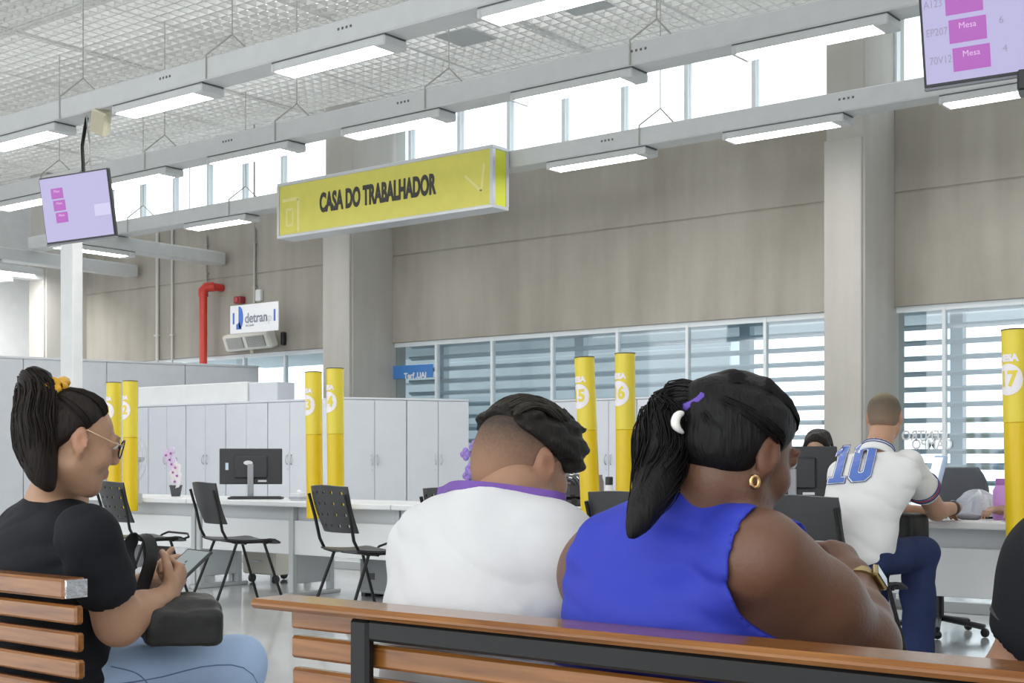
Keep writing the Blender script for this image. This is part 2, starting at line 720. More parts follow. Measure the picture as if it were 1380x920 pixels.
struct('outer_canopy', MB().box((-19, WY + .35, 2.76), (14, 16.9, 2.9)), M_ext)
bpy.data.objects['outer_canopy'].name = 'roof_canopy'
ob = struct('wall_outside', MB().box((-18.6, 18.9, -.1), (-10.3, 19.3, 6)), M_ext)
for k in range(7):
    struct('cladding_board', MB().box((-18.6, 18.87, .1 + .4 * k), (-10.3, 18.9, .46 + .4 * k), ch=.01), M_ext, ob)
M_rail = mat('lilac_grey_rail', (.40, .40, .52), .5)
rl = thing('outdoor_railing', (-2, 16.2, -.1), 'lilac-grey outdoor railing seen low through the bright window right of the column', 'railing')
for z in (.55, .78, 1.0):
    MB().box((-6.5, 16.17, z - .02), (6, 16.23, z + .02)).build('rail', M_rail, rl)
for k in range(9):
    MB().box((-6.4 + 1.5 * k - .05, 16.24, -.1), (-6.4 + 1.5 * k + .05, 16.32, 1.06)).build('railing_post', M_mull, rl)

# notices on the window
t = thing('window_notice', PY(555, 512, WY - .01), 'blue notice with white words on the window beside the left column', 'notice')
p0, p1 = PY(524, 511, WY + .02), PY(583, 490, WY + .02)
MB().box((p0[0], WY + .024, p0[2]), (p1[0], WY + .034, p1[2]), ch=.002).build('notice_panel', mat('blue_notice', (.07, .24, .62), .4), t)
place_mb(text_verts('Terf .UAI', .11, bold=.004), R_FACE, (XY(558, WY), WY + .022, HY(558, 506, WY))).build('lettering', M_paper, t)
t = thing('window_lettering', PY(1248, 605, WY), 'two rows of white cut-out letters on the bright window beside the seated man', 'lettering')
for s, yy, px in (('CENTRO', 587, 1243), ('CAMPO', 599, 1253)):
    tv = text_verts(s, .15, bold=.004, sx=.85)
    tv.v = [(-a, b, c) for a, b, c in tv.v]
    tv.f = [f[::-1] for f in tv.f]
    place_mb(tv, R_FACE, (XY(px, WY), WY + .06, HY(px, yy, WY))).build('lettering_line', M_paper, t)

# ================================================================== lighting tracks
HT = 4.53          # top of the tracks
HB = HT - .19


def track_mb(x0, x1, y):
    return MB().box((x0, y - .14, HB), (x1, y + .14, HT), ch=.012)


TRK = {}
tr_lab = {7.6: 'nearest long white lighting track running over the benches and the left screen',
          9.5: 'second long white lighting track crossing the picture above the yellow sign',
          11.96: 'third long white lighting track, the one carrying the yellow sign'}
hang_px = {7.6: [313, 112], 9.5: [885, 605, 400, 222, 80], 11.96: [890, 331, 193]}
for yy, lab in tr_lab.items():
    x0, x1 = -18.8, 5.5
    t = thing('lighting_track', ((x0 + x1) / 2, yy, HB), lab, 'lighting track')
    TRK[yy] = t
    track_mb(x0, x1, yy).build('channel', M_track, t)
    for px in hang_px[yy]:
        xx = XY(px, yy)
        m = MB().tube([(xx, yy, HT + .2), (xx, yy, CEIL)], .006, 5)
        m.tube([(xx - .17, yy - .145, HB + .003), (xx - .17, yy - .145, HT + .02), (xx, yy, HT + .2), (xx + .12, yy + .145, HT + .02)], .009, 5)
        m.build('hanger_wire', M_conduit, t)
    for xx in [XY(p, yy - .14) for p in ({7.6: [215, 455], 9.5: [850, 300, 535], 11.96: [1130, 810]}[yy])]:
        m = MB()
        for k in range(4):
            m.box((xx + .045 * k, yy - .143, HT - .085), (xx + .045 * k + .02, yy - .139, HT - .065))
        m.build('slot_row', M_trackline, t)

fix_px = {7.6: [88, 287, 533], 9.5: [78, 235, 400, 603, 862, 1205], 11.96: [340, 878, 1143]}
ordn = ['first', 'second', 'third', 'fourth', 'fifth', 'sixth', 'seventh']
FIX = None


def fixture_proto():
    t = thing('light_fixture', (0, 0, 0), 'x', 'lamp', 'tube lamps under the lighting tracks')
    # origin: right end of the fixture, underside of the track
    MB().box((-1.28, -.12, -.010), (0, .12, 0)).build('mounting_gap', M_trackline, t)
    MB().box((-1.28, -.125, -.066), (0, .125, -.010), ch=.006).box((-1.24, -.125, -.078), (-.12, -.116, -.06)).box((-1.24, .116, -.078), (-.12, .125, -.06)).build('housing', M_track, t)
    MB().box((-.12, -.13, -.085), (.005, .13, -.012), ch=.01).build('end_block', M_track, t)
    MB().box((-1.285, -.13, -.085), (-1.24, .13, -.012), ch=.01).build('end_block', M_track, t)
    MB().box((-1.24, -.115, -.076), (-.12, .115, -.064), ch=.003).build('diffuser', M_lit, t)
    return t


names = {7.6: 'nearest track', 9.5: 'second track', 11.96: 'third track, which carries the yellow sign'}
for yy, L in fix_px.items():
    xs = [XY(p, yy) for p in L]
    n = len(xs)
    xs.append(xs[-1] + 2.2)
    for k, xx in enumerate(xs):
        if yy > 11 and k == 0:
            pass
        if FIX is None:
            FIX = fx = fixture_proto()
        else:
            fx = copy_tree(FIX)
        fx.location = (xx, yy, HB)
        fx['label'] = '%s tube lamp from the left under the %s' % (ordn[k], names[yy])

# cross tracks at the far left
for j, (cx, y0, y1, fy, lab) in enumerate([
        (-18.95, 8.2, 13.9, [11.4], 'short white cross track at the far left behind the hanging screen'),
        (-16.7, 11.0, 13.9, [12.2], 'short white cross track right of the hanging screen, ending under the third track'),
        (-20.6, 9.0, 13.9, [12.6], 'farthest white cross track at the far left over the white wall')]):
    t = thing('lighting_track', (cx, (y0 + y1) / 2, HB - .2), lab, 'lighting track')
    MB().box((cx - .14, y0, HB - .2), (cx + .14, y1, HT - .2), ch=.012).build('channel', M_track, t)
    for yy in (y0 + .5, y1 - .6):
        MB().tube([(cx, yy, HT - .2), (cx, yy, CEIL)], .006, 5).build('hanger_wire', M_conduit, t)
    for yy in fy:
        f = copy_tree(FIX)
        f.location = (cx, yy, HB - .2)
        f.rotation_euler = (0, 0, math.pi / 2)
        f['label'] = 'white tube lamp under the ' + ['cross track behind the hanging screen', 'cross track right of the hanging screen',
                                                    'farthest cross track over the white wall'][j]
# spare lamp box at the end of a fixture
p = PY(306, 95, 7.6)
tag(MB().box(p - (.05, .1, .06), p + (.05, .1, .06), ch=.015).build('emergency_lamp', mat('lit_lamp_box', (.9, .9, .9), .4, emit=((1, .98, .95), 3))),
    'small bright lamp box on the nearest track beside a hanger wire', 'lamp')

# yellow sign -------------------------------------------------------
SYF = 11.505
a = PY(373, 289, SYF)
b = PY(664, 236, SYF)
zt, zb = HY(664, 194, SYF), HY(664, 279, SYF)
sg = thing('hanging_sign', ((a[0] + b[0]) / 2, SYF, zb), 'long yellow box sign reading CASA DO TRABALHADOR on the third track', 'sign')
fr = MB()
D_ = .29
fw = .04
x0, x1 = a[0], b[0]
fr.box((x0, SYF, zt - fw), (x1, SYF + D_, zt), ch=.006).box((x0, SYF, zb), (x1, SYF + D_, zb + fw), ch=.006)
fr.box((x0, SYF, zb + fw), (x0 + fw, SYF + .05, zt - fw)).box((x1 - fw, SYF, zb + fw), (x1, SYF + .05, zt - fw))
fr.box((x1 - fw, SYF + D_ - .05, zb + fw), (x1, SYF + D_, zt - fw)).box((x0, SYF + D_ - .05, zb + fw), (x0 + fw, SYF + D_, zt - fw))
fr.build('sign_frame', M_alu, sg)
MB().box((x0 + fw, SYF + .012, zb + fw), (x1 - fw, SYF + .03, zt - fw)).build('sign_face', M_signy, sg)
MB().box((x0 + fw, SYF + D_ - .03, zb + fw), (x1 - fw, SYF + D_ - .012, zt - fw)).build('sign_face', M_signy, sg)
MB().box((x1 - .03, SYF + .05, zb + fw), (x1 - .008, SYF + D_ - .05, zt - fw)).build('sign_end', M_signy2, sg)
MB().box((x0 + .008, SYF + .05, zb + fw), (x0 + .03, SYF + D_ - .05, zt - fw)).build('sign_end', M_signy2, sg)
tm = text_verts('CASA DO TRABALHADOR', .30, .003, bold=.013, sx=.72)
xa, xb = XY(430, SYF), XY(587, SYF)
vx = [p[0] for p in tm.v]
s = (xb - xa) / (max(vx) - min(vx))
tm.v = [(p[0] * s, p[1] * 1.05, p[2]) for p in tm.v]
place_mb(tm, R_FACE, ((xa + xb) / 2 - (max(vx) + min(vx)) * s / 2, SYF + .010, (HY(430, 274, SYF) + HY(587, 249, SYF)) / 2)).build('lettering', M_ink, sg)
# pale arch emblem, left end, and pale slanted emblem, right end
m = MB()
ex, ez = XY(389, SYF), zb + .3


def strip(m, pts, w):
    for (ax, az), (bx, bz) in zip(pts[:-1], pts[1:]):
        d = np.array([bx - ax, bz - az])
        L = np.linalg.norm(d)
        nx, nz = -d[1] / L * w / 2, d[0] / L * w / 2
        q = [(ax + nx, az + nz), (ax - nx, az - nz), (bx - nx, bz - nz), (bx + nx, bz + nz)]
        m.add([(x, SYF + .0115, z) for x, z in q], [(0, 1, 2, 3)])
    return m


strip(m, [(ex - .13, ez + .17), (ex + .16, ez + .17), (ex + .16, ez - .24)], .04)
strip(m, [(ex - .05, ez + .05), (ex + .06, ez + .05), (ex + .06, ez - .15), (ex - .05, ez - .15), (ex - .05, ez + .05)], .03)
m.build('printed_emblem', M_signghost, sg)
m = MB()
ex = XY(642, SYF)
strip(m, [(ex - .18, ez + .1), (ex + .06, ez - .1), (ex + .1, ez + .2)], .03)
m.build('printed_emblem', M_signghost, sg)
MB().box((x0 + .5, SYF + D_, HB + .04), (x0 + .56, 11.818, HT - .04)).build('sign_bracket', M_alu, sg)
MB().box((x1 - .56, SYF + D_, HB + .04), (x1 - .5, 11.818, HT - .04)).build('sign_bracket', M_alu, sg)

# screens -----------------------------------------------------------


def tv(loc, yaw, tilt, w, h, label, pole_top, rows, nums=False, pole_dx=0):
    """loc: centre of the panel; local -Y is the viewing side"""
    t = thing('hanging_screen', (0, 0, 0), label, 'screen')
    ORG[t.name] = np.zeros(3)
    MB().box((-w / 2, 0, -h / 2), (w / 2, .045, h / 2), ch=.008).build('casing', M_black, t)
    MB().box((-w / 2 + .2, .045, -h / 2 + .08), (w / 2 - .2, .09, h / 2 - .1), ch=.01).build('rear_housing', M_black, t)
    MB().box((-w / 2, -.004, -h / 2 - .012), (w / 2, .04, -h / 2 + .006), ch=.004).build('lower_bezel', mat('glossy_grey_bezel', (.16, .17, .19), .15), t)
    MB().box((-w / 2 + .014, -.003, -h / 2 + .022), (w / 2 - .014, .002, h / 2 - .014)).build('display', M_screen, t)
    MB().box((-.02 + w * .28, -.0045, -h * .17), (w / 2 - .02, -.003, .0)).build('display_panel', M_scrlight, t)
    for (bx, bz, bw, bh) in rows:
        MB().box((bx * w - bw * w / 2, -.006, bz * h - bh * h / 2), (bx * w + bw * w / 2, -.003, bz * h + bh * h / 2)).build('ticket_box', M_scrmag, t)
        place_mb(text_verts('Mesa', bh * h * .36, .0005), R_FACE, (bx * w, -.0065, bz * h + bh * h * .2)).build('lettering', M_scrpink, t)
    if nums:
        for (bx, bz, bw, bh), L, R_ in zip(rows, ('A123', 'EP207', '70V12'), ('5', '6', '4')):
            place_mb(text_verts(L, bh * h * .46, .0005, sx=.8), R_FACE, (bx * w - .158, -.005, bz * h + .01)).build('lettering', M_scrgrey, t)
            place_mb(text_verts(R_, bh * h * .42, .0005), R_FACE, (bx * w + .17, -.005, bz * h + .02)).build('lettering', M_scrgrey, t)
    t.location = loc
    t.rotation_euler = (tilt, 0, yaw)
    return t


Z_ = 12.6
c = W(103, 279, Z_)
Pa, Pb = W(55, 285, 12.9), W(147, 279, 12.55)
yaw = math.atan2(Pb[1] - Pa[1], Pb[0] - Pa[0])
rows = [(-.26, .13 + .11, .17, .15), (-.255, -.06 + .12, .17, .15), (-.25, -.245 + .12, .17, .15)]
rows = [(-.25, .24, .17, .155), (-.235, .06, .17, .155), (-.22, -.12, .17, .155)]
wL = float(np.linalg.norm(Pb - Pa))
tvl = tv(c, yaw, math.radians(8), wL, .63, 'smaller hanging lilac screen with three magenta boxes, on a pole at the left', None, rows)
tvl.rotation_euler = (math.radians(8), math.radians(-2), yaw)
# its pole, bracket and the beige box on the track
pt = PY(117, 158, 7.6)
m = MB()
Rm = Matrix.Rotation(yaw, 3, 'Z')
back = c + np.array(Rm @ Vector((0, .1, .1)))
m.tube([(pt[0], 7.6, HB), (pt[0] * .4 + back[0] * .6, back[1], c[2] + .6), back + (0, 0, .15), back], .018, 8)
pl = tag(m.build('ceiling_pole', M_blackm, None, smooth=True), 'black pole hanging the smaller screen from the nearest track', 'pole')
tag(MB().tube([(pt[0] + .07, 7.55, HB), (pt[0] + .1, 7.6, HB - .7), (pt[0] + .06, 7.6, c[2] + .5), (pt[0] - .12, 7.55, c[2] + .32)], .007, 5).build('cable', M_conduit),
    'thin cable running down beside the black pole of the smaller screen', 'cable')
c0 = PY(137, 160, 7.55)
R = rotz(.3) @ rotx(math.radians(30))
bx = thing('box_speaker', c0, 'beige tilted box speaker under the nearest track beside the black pole', 'speaker')
MB().box((-.09, -.055, -.12), (.07, .055, .12), R=R @ roty(.5), c=c0 - (0, 0, .03), ch=.015).build('casing', M_beige, bx)
MB().tube([(c0[0] - .05, 7.6, HB), c0 - (0, 0, .02)], .015, 6).build('bracket', M_blackm, bx)
MB().box((-.075, -.060, -.10), (.055, -.054, .10), R=R @ roty(.5), c=c0 - (0, 0, .03)).build('grille', mat('beige_grille', (.55, .50, .37), .7), bx)

# big screen upper right: lower left corner (1239,117), along bottom to (1380,73)
A0, A1 = W(1238, 5, 7.25), W(1241, 114, 7.25)
B1 = W(1392, 70, 7.02)
Bd = B1 - A1
yawR = math.atan2(Bd[1], Bd[0])
wR, hR = 1.12, .645
dirR = np.array([math.cos(yawR), math.sin(yawR), 0])
tilt = math.radians(10)
cR = A1 + dirR * wR / 2 + np.array([0, 0, hR / 2]) + np.array([-dirR[1], dirR[0], 0]) * (-.02)
rowsR = [(-.295, .16, .17, .19), (-.285, -.07, .17, .19), (-.275, -.30 + .0, .17, .19)]
tvr = tv(cR, yawR, tilt, wR, hR, 'big hanging lilac screen with magenta boxes, cut off by the top right corner', None, rowsR, True)
tvr.rotation_euler = (tilt, math.radians(-2.5), yawR)
bc = A1 + dirR * .60 + np.array([0, 0, -.03])
m = MB().box((-.11, -.02, -.06), (.11, .16, .05), ch=.01).box((-.075, -.0, -.15), (.075, .12, -.06), ch=.02)
t = place_mb(m, rotz(yawR), bc)
t = tag(m.build('screen_bracket', M_black, None), 'black bracket under the lower edge of the big screen', 'bracket')
m = MB().tube([cR + np.array([0, .12, 0]), (cR[0] + .0, cR[1] + .12, CEIL)], .03, 8)
tag(m.build('ceiling_pole', M_blackm, None), 'black pole holding up the big screen from above the frame', 'pole')

# white service pole -------------------------------------------------
x0 = XY(88, 9.5)
x1 = XY(105, 9.5)
tag(MB().box((x0, 9.43, 0), (x1, 9.57, HB), ch=.008).build('service_pole', M_white), 'white square pole standing under the smaller hanging screen', 'pole')

# pipes and fittings on the wall -------------------------------------
for px, y0, y1, r, mm, lab in ((212, 330, 490, .028, M_conduitw, 'left of the two pale conduits down the concrete wall'),
                               (232, 335, 490, .018, M_conduitw, 'thinner right one of the two pale conduits down the concrete wall'),
                               (278, 318, 382, .015, M_conduit, 'thin grey conduit running down into the top of the red pipe'),
                               (343, 308, 408, .02, M_conduit, 'grey conduit running down behind the hanging white board')):
    xx, z0, z1 = XY(px, WY - .03), HY(px, y1, WY), HY(px, y0, WY)
    if px < 240:
        z1 = 5.0
    c = thing('wall_conduit', (xx, WY - .03, z0), lab, 'conduit')
    MB().tube([(xx, WY - .03, z0), (xx, WY - .03, z1)], r, 8).build('pipe_run', mm, c, smooth=40)
    for k in (.2, .8):
        zz = z0 + (z1 - z0) * k
        MB().box((xx - r - .02, WY - .035 - r, zz - .012), (xx + r + .02, WY, zz + .012)).build('clamp', mm, c)
xx, yy = XY(274, WY - .3), WY - .3
t = thing('fire_pipe', (xx, yy, 0), 'bright red fire pipe with an elbow on the far concrete wall', 'pipe')
zt = HY(274, 386, yy)
MB().tube([(xx, yy, 0), (xx, yy, zt - .1), (xx + .03, yy + .03, zt - .02), (xx + .1, yy + .1, zt), (xx + .1, WY - .005, zt)], .062, 12).build('pipe_run', M_red, t, smooth=50)
MB().tube([(xx, yy, zt - .16), (xx, yy, zt - .06), (xx + .03, yy + .03, zt - .01), (xx + .12, yy + .12, zt)], .078, 12).build('elbow', M_red, t, smooth=50)
MB().tube([(xx, yy, 1.9), (xx, yy, 1.99)], .075, 12).build('coupling', M_red, t, smooth=50)
p = PY(322, 404, WY - .08)
t = thing('alarm_sounder', p - (0, 0, .06), 'small dark red alarm box on the wall above the hanging white board', 'alarm')
MB().box(p - (.09, .04, .055), p + (.07, .08, .055), ch=.012).build('casing', mat('dark_red_plastic', (.30, .03, .04), .4), t)
MB().lathe([(.035, 0), (.03, .02)], (0, 0, 0), 12)
m = MB().lathe([(.04, 0), (.034, .02)], (0, 0, 0), 12)
place_mb(m, rotx(math.pi / 2), p - (0, .04, 0)).build('horn', mat('red_plastic', (.5, .05, .06), .35), t)
p = PY(349, 398, WY - .04)
tag(MB().box(p - (.06, .03, .09), p + (.06, .04, .09), ch=.012).build('sensor_box', M_white), 'small white box on the wall above the hanging white board', 'box')
p = PY(382, 456, WY - .04)
tag(MB().box(p - (.03, .04, .1), p + (.03, .04, .1), ch=.012).build('wall_switch', M_black), 'small black device on the wall right of the air conditioner', 'device')

# white hanging board -------------------------------------------------
BY = 13.2
q = [PY(310, 413, BY), PY(375, 405, BY), PY(375, 443, BY), PY(310, 452, BY)]
t = thing('hanging_board', (q[0] + q[1]) / 2 - (0, 0, .4), 'white hanging board with a blue emblem and the word detran', 'sign')
xl, xr = q[0][0], q[1][0]
zb_, zt_ = (q[2][2] + q[3][2]) / 2, (q[0][2] + q[1][2]) / 2
MB().box((xl, BY, zb_), (xr, BY + .02, zt_), ch=.004).build('board', M_paper, t)
hh, ww = zt_ - zb_, xr - xl
place_mb(text_verts('detran', .205, bold=.004, sx=.92), R_FACE, (xl + ww * .55, BY - .003, zb_ + hh * .50)).build('lettering', M_greyink, t)
place_mb(text_verts('.sp', .18, sx=.85), R_FACE, (xl + ww * .79, BY - .003, zb_ + hh * .47)).build('lettering', mat('pale_grey_print', (.58, .60, .66), .5), t)
place_mb(text_verts('sao paulo', .05), R_FACE, (xl + ww * .42, BY - .003, zb_ + hh * .26)).build('lettering', M_greyink, t)
m = MB()
cx_, cz_ = xl + ww * .23, zb_ + hh * .55
pts = [(cx_ - .05, cz_ + .17)] + [(cx_ - .03 + .085 * math.cos(u), cz_ + .17 * math.sin(u)) for u in np.linspace(math.pi / 2, -math.pi / 2, 12)]
m.add([(x, BY - .003, z) for x, z in pts] + [(cx_ - .05, BY - .003, cz_ - .05)], [tuple(range(len(pts) + 1))[::-1]])
m.add([(cx_ - .1, BY - .003, cz_ - .17), (cx_ + .02, BY - .003, cz_ - .17), (cx_ - .03, BY - .003, cz_ - .06), (cx_ - .1, BY - .003, cz_ - .1)], [(0, 1, 2, 3)])
m.build('emblem', M_blue, t)
for u in (.08, .93):
    MB().box((xl + ww * u - .02, BY - .004, cz_ - .09), (xl + ww * u + .015, BY, cz_ + .08)).build('blue_mark', M_blue, t)
MB().tube([((xl + xr) / 2, BY + .01, zt_), ((xl + xr) / 2, BY + .01, CEIL)], .014, 6).build('hook', M_conduit, t)

# air conditioner ----------------------------------------------------
AY = 13.76
pc = PY(331, 461, AY)
w_, h_ = 1.22, .265
t = thing('air_conditioner', pc, 'cream air conditioner with two slotted grilles under the hanging white board', 'air conditioner')
Ra = rotz(math.radians(-6)) @ rotx(math.radians(20))
M_cream = mat('cream_plastic', (.72, .70, .64), .45)
MB().box((-w_ / 2, 0, -h_ / 2), (w_ / 2, .16, h_ / 2), R=Ra, c=pc, ch=.03).build('casing', M_cream, t)
for s_ in (-1, 1):
    a0, a1 = (.04, .50) if s_ > 0 else (-.48, -.06)
    MB().box((a0, -.012, -.085), (a1, -.001, .085), R=Ra, c=pc).build('grille_recess', mat('dark_grille', (.30, .30, .29), .6), t)
    for k in range(13):
        xk = a0 + (a1 - a0) * (k + .5) / 13
        MB().box((xk - .008, -.024, -.085), (xk + .008, -.012, .085), R=Ra, c=pc).build('grille_slat', M_beige if False else mat('grey_slat', (.52, .52, .50), .5), t)
MB().tube([pc + Ra @ np.array([-.05, .1, -.1]), pc + Ra @ np.array([-.05, .1, -.2])], .03, 8).build('drain', M_beige, t)
for s_ in (-.4, .4):
    MB().tube([pc + Ra @ np.array([s_, .14, 0]), (pc[0] + s_, WY + .005, pc[2] + .06)], .02, 6).build('bracket', M_conduit, t)

# partition at the left -----------------------------------------------
pa, pb = np.array([-17.05, 10.2]), np.array([-15.75, 13.85])
ext = pa - (pb - pa) * .8
d = (pb - pa) / np.linalg.norm(pb - pa)
ang = math.atan2(d[1], d[0])
Ltot = np.linalg.norm(pb - ext)
t = thing('office_partition', (ext[0], ext[1], 0), 'tall grey-blue office partition at the left behind the white cabinets', 'partition')
nP = 6
for k in range(nP):
    l0, l1 = Ltot * k / nP, Ltot * (k + 1) / nP
    MB().box((l0 + .004, -.04, .0), (l1 - .004, .04, 2.47), R=rotz(ang), c=(ext[0], ext[1], 0), ch=.006).build('partition_panel', M_part, t)
MB().box((0, -.05, 2.47), (Ltot, .05, 2.5), R=rotz(ang), c=(ext[0], ext[1], 0)).build('top_rail', M_alu, t)
# ================================================================== cabinets
DH = .745


def cabinet_proto(h=1.80):
    t = thing('storage_cabinet', (0, 0, 0), 'x', 'cabinet', 'white two-door storage cabinets')
    MB().box((-.398, .02, .05), (.398, .47, h - .025), ch=.003).build('carcass', M_cab, t)
    MB().box((-.4, .0, h - .025), (.4, .475, h), ch=.004).build('top_board', M_cab, t)
    MB().box((-.39, .04, 0), (.39, .45, .05)).build('plinth', M_cabline, t)
    for s in (-1, 1):
        lo, hi = sorted((s * .003, s * .392))
        d = MB().box((lo, .0, .06), (hi, .018, h - .032), ch=.003).build('door', M_cab, t)
        hx = s * .035
        MB().tube([(hx, 0, 1.0), (hx, -.028, 1.015), (hx + s * .012, -.03, 1.06), (hx, -.028, 1.105), (hx, 0, 1.12)], .006, 6).build('handle', M_handle, d, smooth=True)
        if s < 0:
            m = MB().lathe([(.009, 0), (.009, .004)], (0, 0, 0), 10)
            place_mb(m, rotx(math.pi / 2), (hx - .0, 0, .94)).build('lock', M_handle, d)
    return t


CAB = cabinet_proto()
first = True


def place_cab(x, y, rz, label):
    global first
    c = CAB if first else copy_tree(CAB)
    first = False
    c.location = (x, y, 0)
    c.rotation_euler = (0, 0, rz)
    c['label'] = label
    return c


XR = -11.87
for k, lab in enumerate(['white two-door cabinet at the right end of the far run, beside a yellow totem',
                         'white two-door cabinet straight behind the black monitor on the far counter',
                         'white two-door cabinet between orchid and monitor, third from the right in the far run',
                         'white two-door cabinet behind the orchid, fourth from the right in the far run',
                         'white two-door cabinet behind the far left yellow totems']):
    place_cab(XR - .4 - .8 * k, 11.3, 0, lab)
pL, pR = W(462, HZ, 15.75), W(632.5, HZ, 16.35)
u = (pR - pL) / np.linalg.norm(pR - pL)
az = math.atan2(u[1], u[0])
for k, lab in enumerate(['white two-door cabinet at the right end of the slanting run, by purple flowers',
                         'white two-door cabinet beside the yellow totem in the slanting run']):
    c = pR - u * (.4 + .8 * k)
    place_cab(c[0], c[1], az, lab)
xm = XY(858, 13.35)
for k, lab in ((-2, 'white two-door cabinet under the window, half hidden by the short-haired man in white'),
               (-1, 'white two-door cabinet under the window, right behind the two middle yellow totems'),
               (0, 'white two-door cabinet under the window, behind the ponytail of the woman in blue')):
    place_cab(xm + .4 + .8 * k, 13.35, 0, lab)
# narrow end unit
t = thing('narrow_cabinet', (XR + .2, 11.5, 0), 'narrow pale grey cabinet seen in the gap between the two left yellow totems', 'cabinet')
MB().box((XR + .005, 11.32, 0), (XR + .38, 11.7, 1.80), ch=.004).build('carcass', M_cab, t)
MB().box((XR + .012, 11.30, .06), (XR + .372, 11.318, 1.77), ch=.003).build('door', M_cab, t)
# long white box on the cabinets
xa, xb, xc = XY(186, 11.4), XY(333, 11.4), XY(372, 11.4)
t = thing('storage_box', ((xa + xb) / 2, 11.5, 1.80), 'long white box lying on top of the far white cabinets', 'box')
MB().box((xa, 11.4, 1.80), (xb, 11.72, HY(333, 514, 11.4)), ch=.008).build('box_body', M_white, t)
t = thing('storage_box', ((xc + xb) / 2, 11.5, 1.80), 'short white box on the far cabinets, right of the long one', 'box')
MB().box((xb + .01, 11.42, 1.80), (xc, 11.72, HY(333, 516, 11.4)), ch=.008).build('box_body', M_cab, t)

# ================================================================== counters
dx = [-11.2, -8.88, -6.58, -4.27, -1.86, .5]
labs = ['white counter behind the woman in the black t-shirt, far left of the row',
        'white counter with the orchid and the black monitor',
        'white counter behind the man in the white t-shirt',
        'white counter behind the woman in blue, with the black monitor',
        'white counter where the man with number 10 leans']
DY0, DY5 = DY, 6.82
for k in range(5):
    a, b = dx[k] + .004, dx[k + 1] - .004
    DY = DY5 if k == 4 else DY0
    t = thing('service_counter', ((a + b) / 2, DY + .3, 0), labs[k], 'counter', 'white service counters')
    MB().box((a, DY, DH - .04), (b, DY + .72, DH), ch=.006).build('worktop', M_desk, t)
    MB().box((a + .06, DY + .16, DH - .17), (b - .06, DY + .18, DH - .04)).build('upper_panel', M_deskshade, t)
    MB().box((a + .06, DY + .12, .33), (b - .06, DY + .14, DH - .15), ch=.003).build('modesty_panel', M_desk, t)
    for s in ((a + .03), (a + b) / 2, b - .03):
        m = MB()
        for y0 in (DY + .10, DY + .50):
            m.box((s - .025, y0, .03), (s + .025, y0 + .05, DH - .04), ch=.004)
        m.box((s - .02, DY + .15, .10), (s + .02, DY + .5, .42), ch=.003).box((s - .02, DY + .15, .52), (s + .02, DY + .5, DH - .06), ch=.003)
        m.box((s - .03, DY + .04, 0), (s + .03, DY + .62, .03), ch=.006)
        m.build('leg', M_metalgrey, t)
DY = DY0
# floor duct behind the counters
t = thing('floor_duct', (-8, DY + 2.2, 0), 'grey cable duct along the floor behind the counters', 'duct')
MB().box((-11.2, DY + 2.2, 0), (1, DY + 2.25, .08), ch=.004).build('cover', M_metalgrey, t)
for k in range(8):
    MB().box((-11 + 1.45 * k, DY + 2.185, .015), (-10.85 + 1.45 * k, DY + 2.2, .068), ch=.003).build('socket', mat('socket_dark', (.2, .2, .21), .5), t)

# ================================================================== yellow totems
TR = .062


def totem(px_t, y_t, px_b, num, label, zb=.63, DY=DY0):
    Y = DY - .085
    top = PY(px_t, y_t, Y)
    bx = XY(px_b, Y)
    h = top[2] - zb
    t = thing('desk_totem', (0, 0, 0), label, 'totem', 'yellow number totems')
    ORG[t.name] = np.zeros(3)
    hs = 1.26 - zb

    def shell(z0, z1, r0, r1, c=0):
        return [(r0 - c, z0), (r0, z0 + c), (r1, z1 - c), (r1 - c, z1)]
    m = MB().lathe(shell(hs - .004, h, TR + .001, TR + .001), n=28)
    m.build('upper_sleeve', M_yel, t, smooth=40)
    MB().lathe(shell(0, hs - .004, TR, TR, .004), n=28).build('lower_sleeve', M_yel2, t, smooth=40)
    MB().lathe([(TR + .003, h), (TR + .003, h + .006), (TR - .01, h + .008)], n=28).build('cap', mat('dark_cap', (.10, .08, .05), .5), t, smooth=40)
    MB().box((-.03, TR - .01, .07), (.03, TR + .03, .15)).build('bracket', M_metalgrey, t)

    def wrap(mb, zc, r):
        mb.v = [((r + z) * math.sin(x / r), -(r + z) * math.cos(x / r), y + zc) for x, y, z in mb.v]
        return mb
    zc = h - .245
    d = MB()
    nn, rr = 40, .078
    ring = []
    for i in range(-12, 13):
        x = rr * i / 12
        hh_ = math.sqrt(max(rr * rr - x * x, 0))
        ring.append((x, hh_))
    vs = [(x, -q, 0) for x, q in ring] + [(x, q, 0) for x, q in ring]
    fs = [(i, i + 1, 26 + i, 25 + i) for i in range(24)]
    d.add(vs, fs)
    wrap(d, zc, TR + .0022).build('number_disc', M_pale, t, smooth=True)
    n_ = text_verts(num, .105, .0004, bold=.004, cuts=8, sx=.95)
    wrap(n_, zc, TR + .0032).build('number', M_yel, t)
    l_ = text_verts('MESA', .045, .0004, bold=.003, cuts=8)
    wrap(l_, zc + .105, TR + .0022).build('lettering', M_pale, t)
    t.location = (bx, Y, zb)
    t.rotation_euler = (0, math.atan2(top[0] - bx, h), math.radians(-20 if num == '17' else -14))
    return t


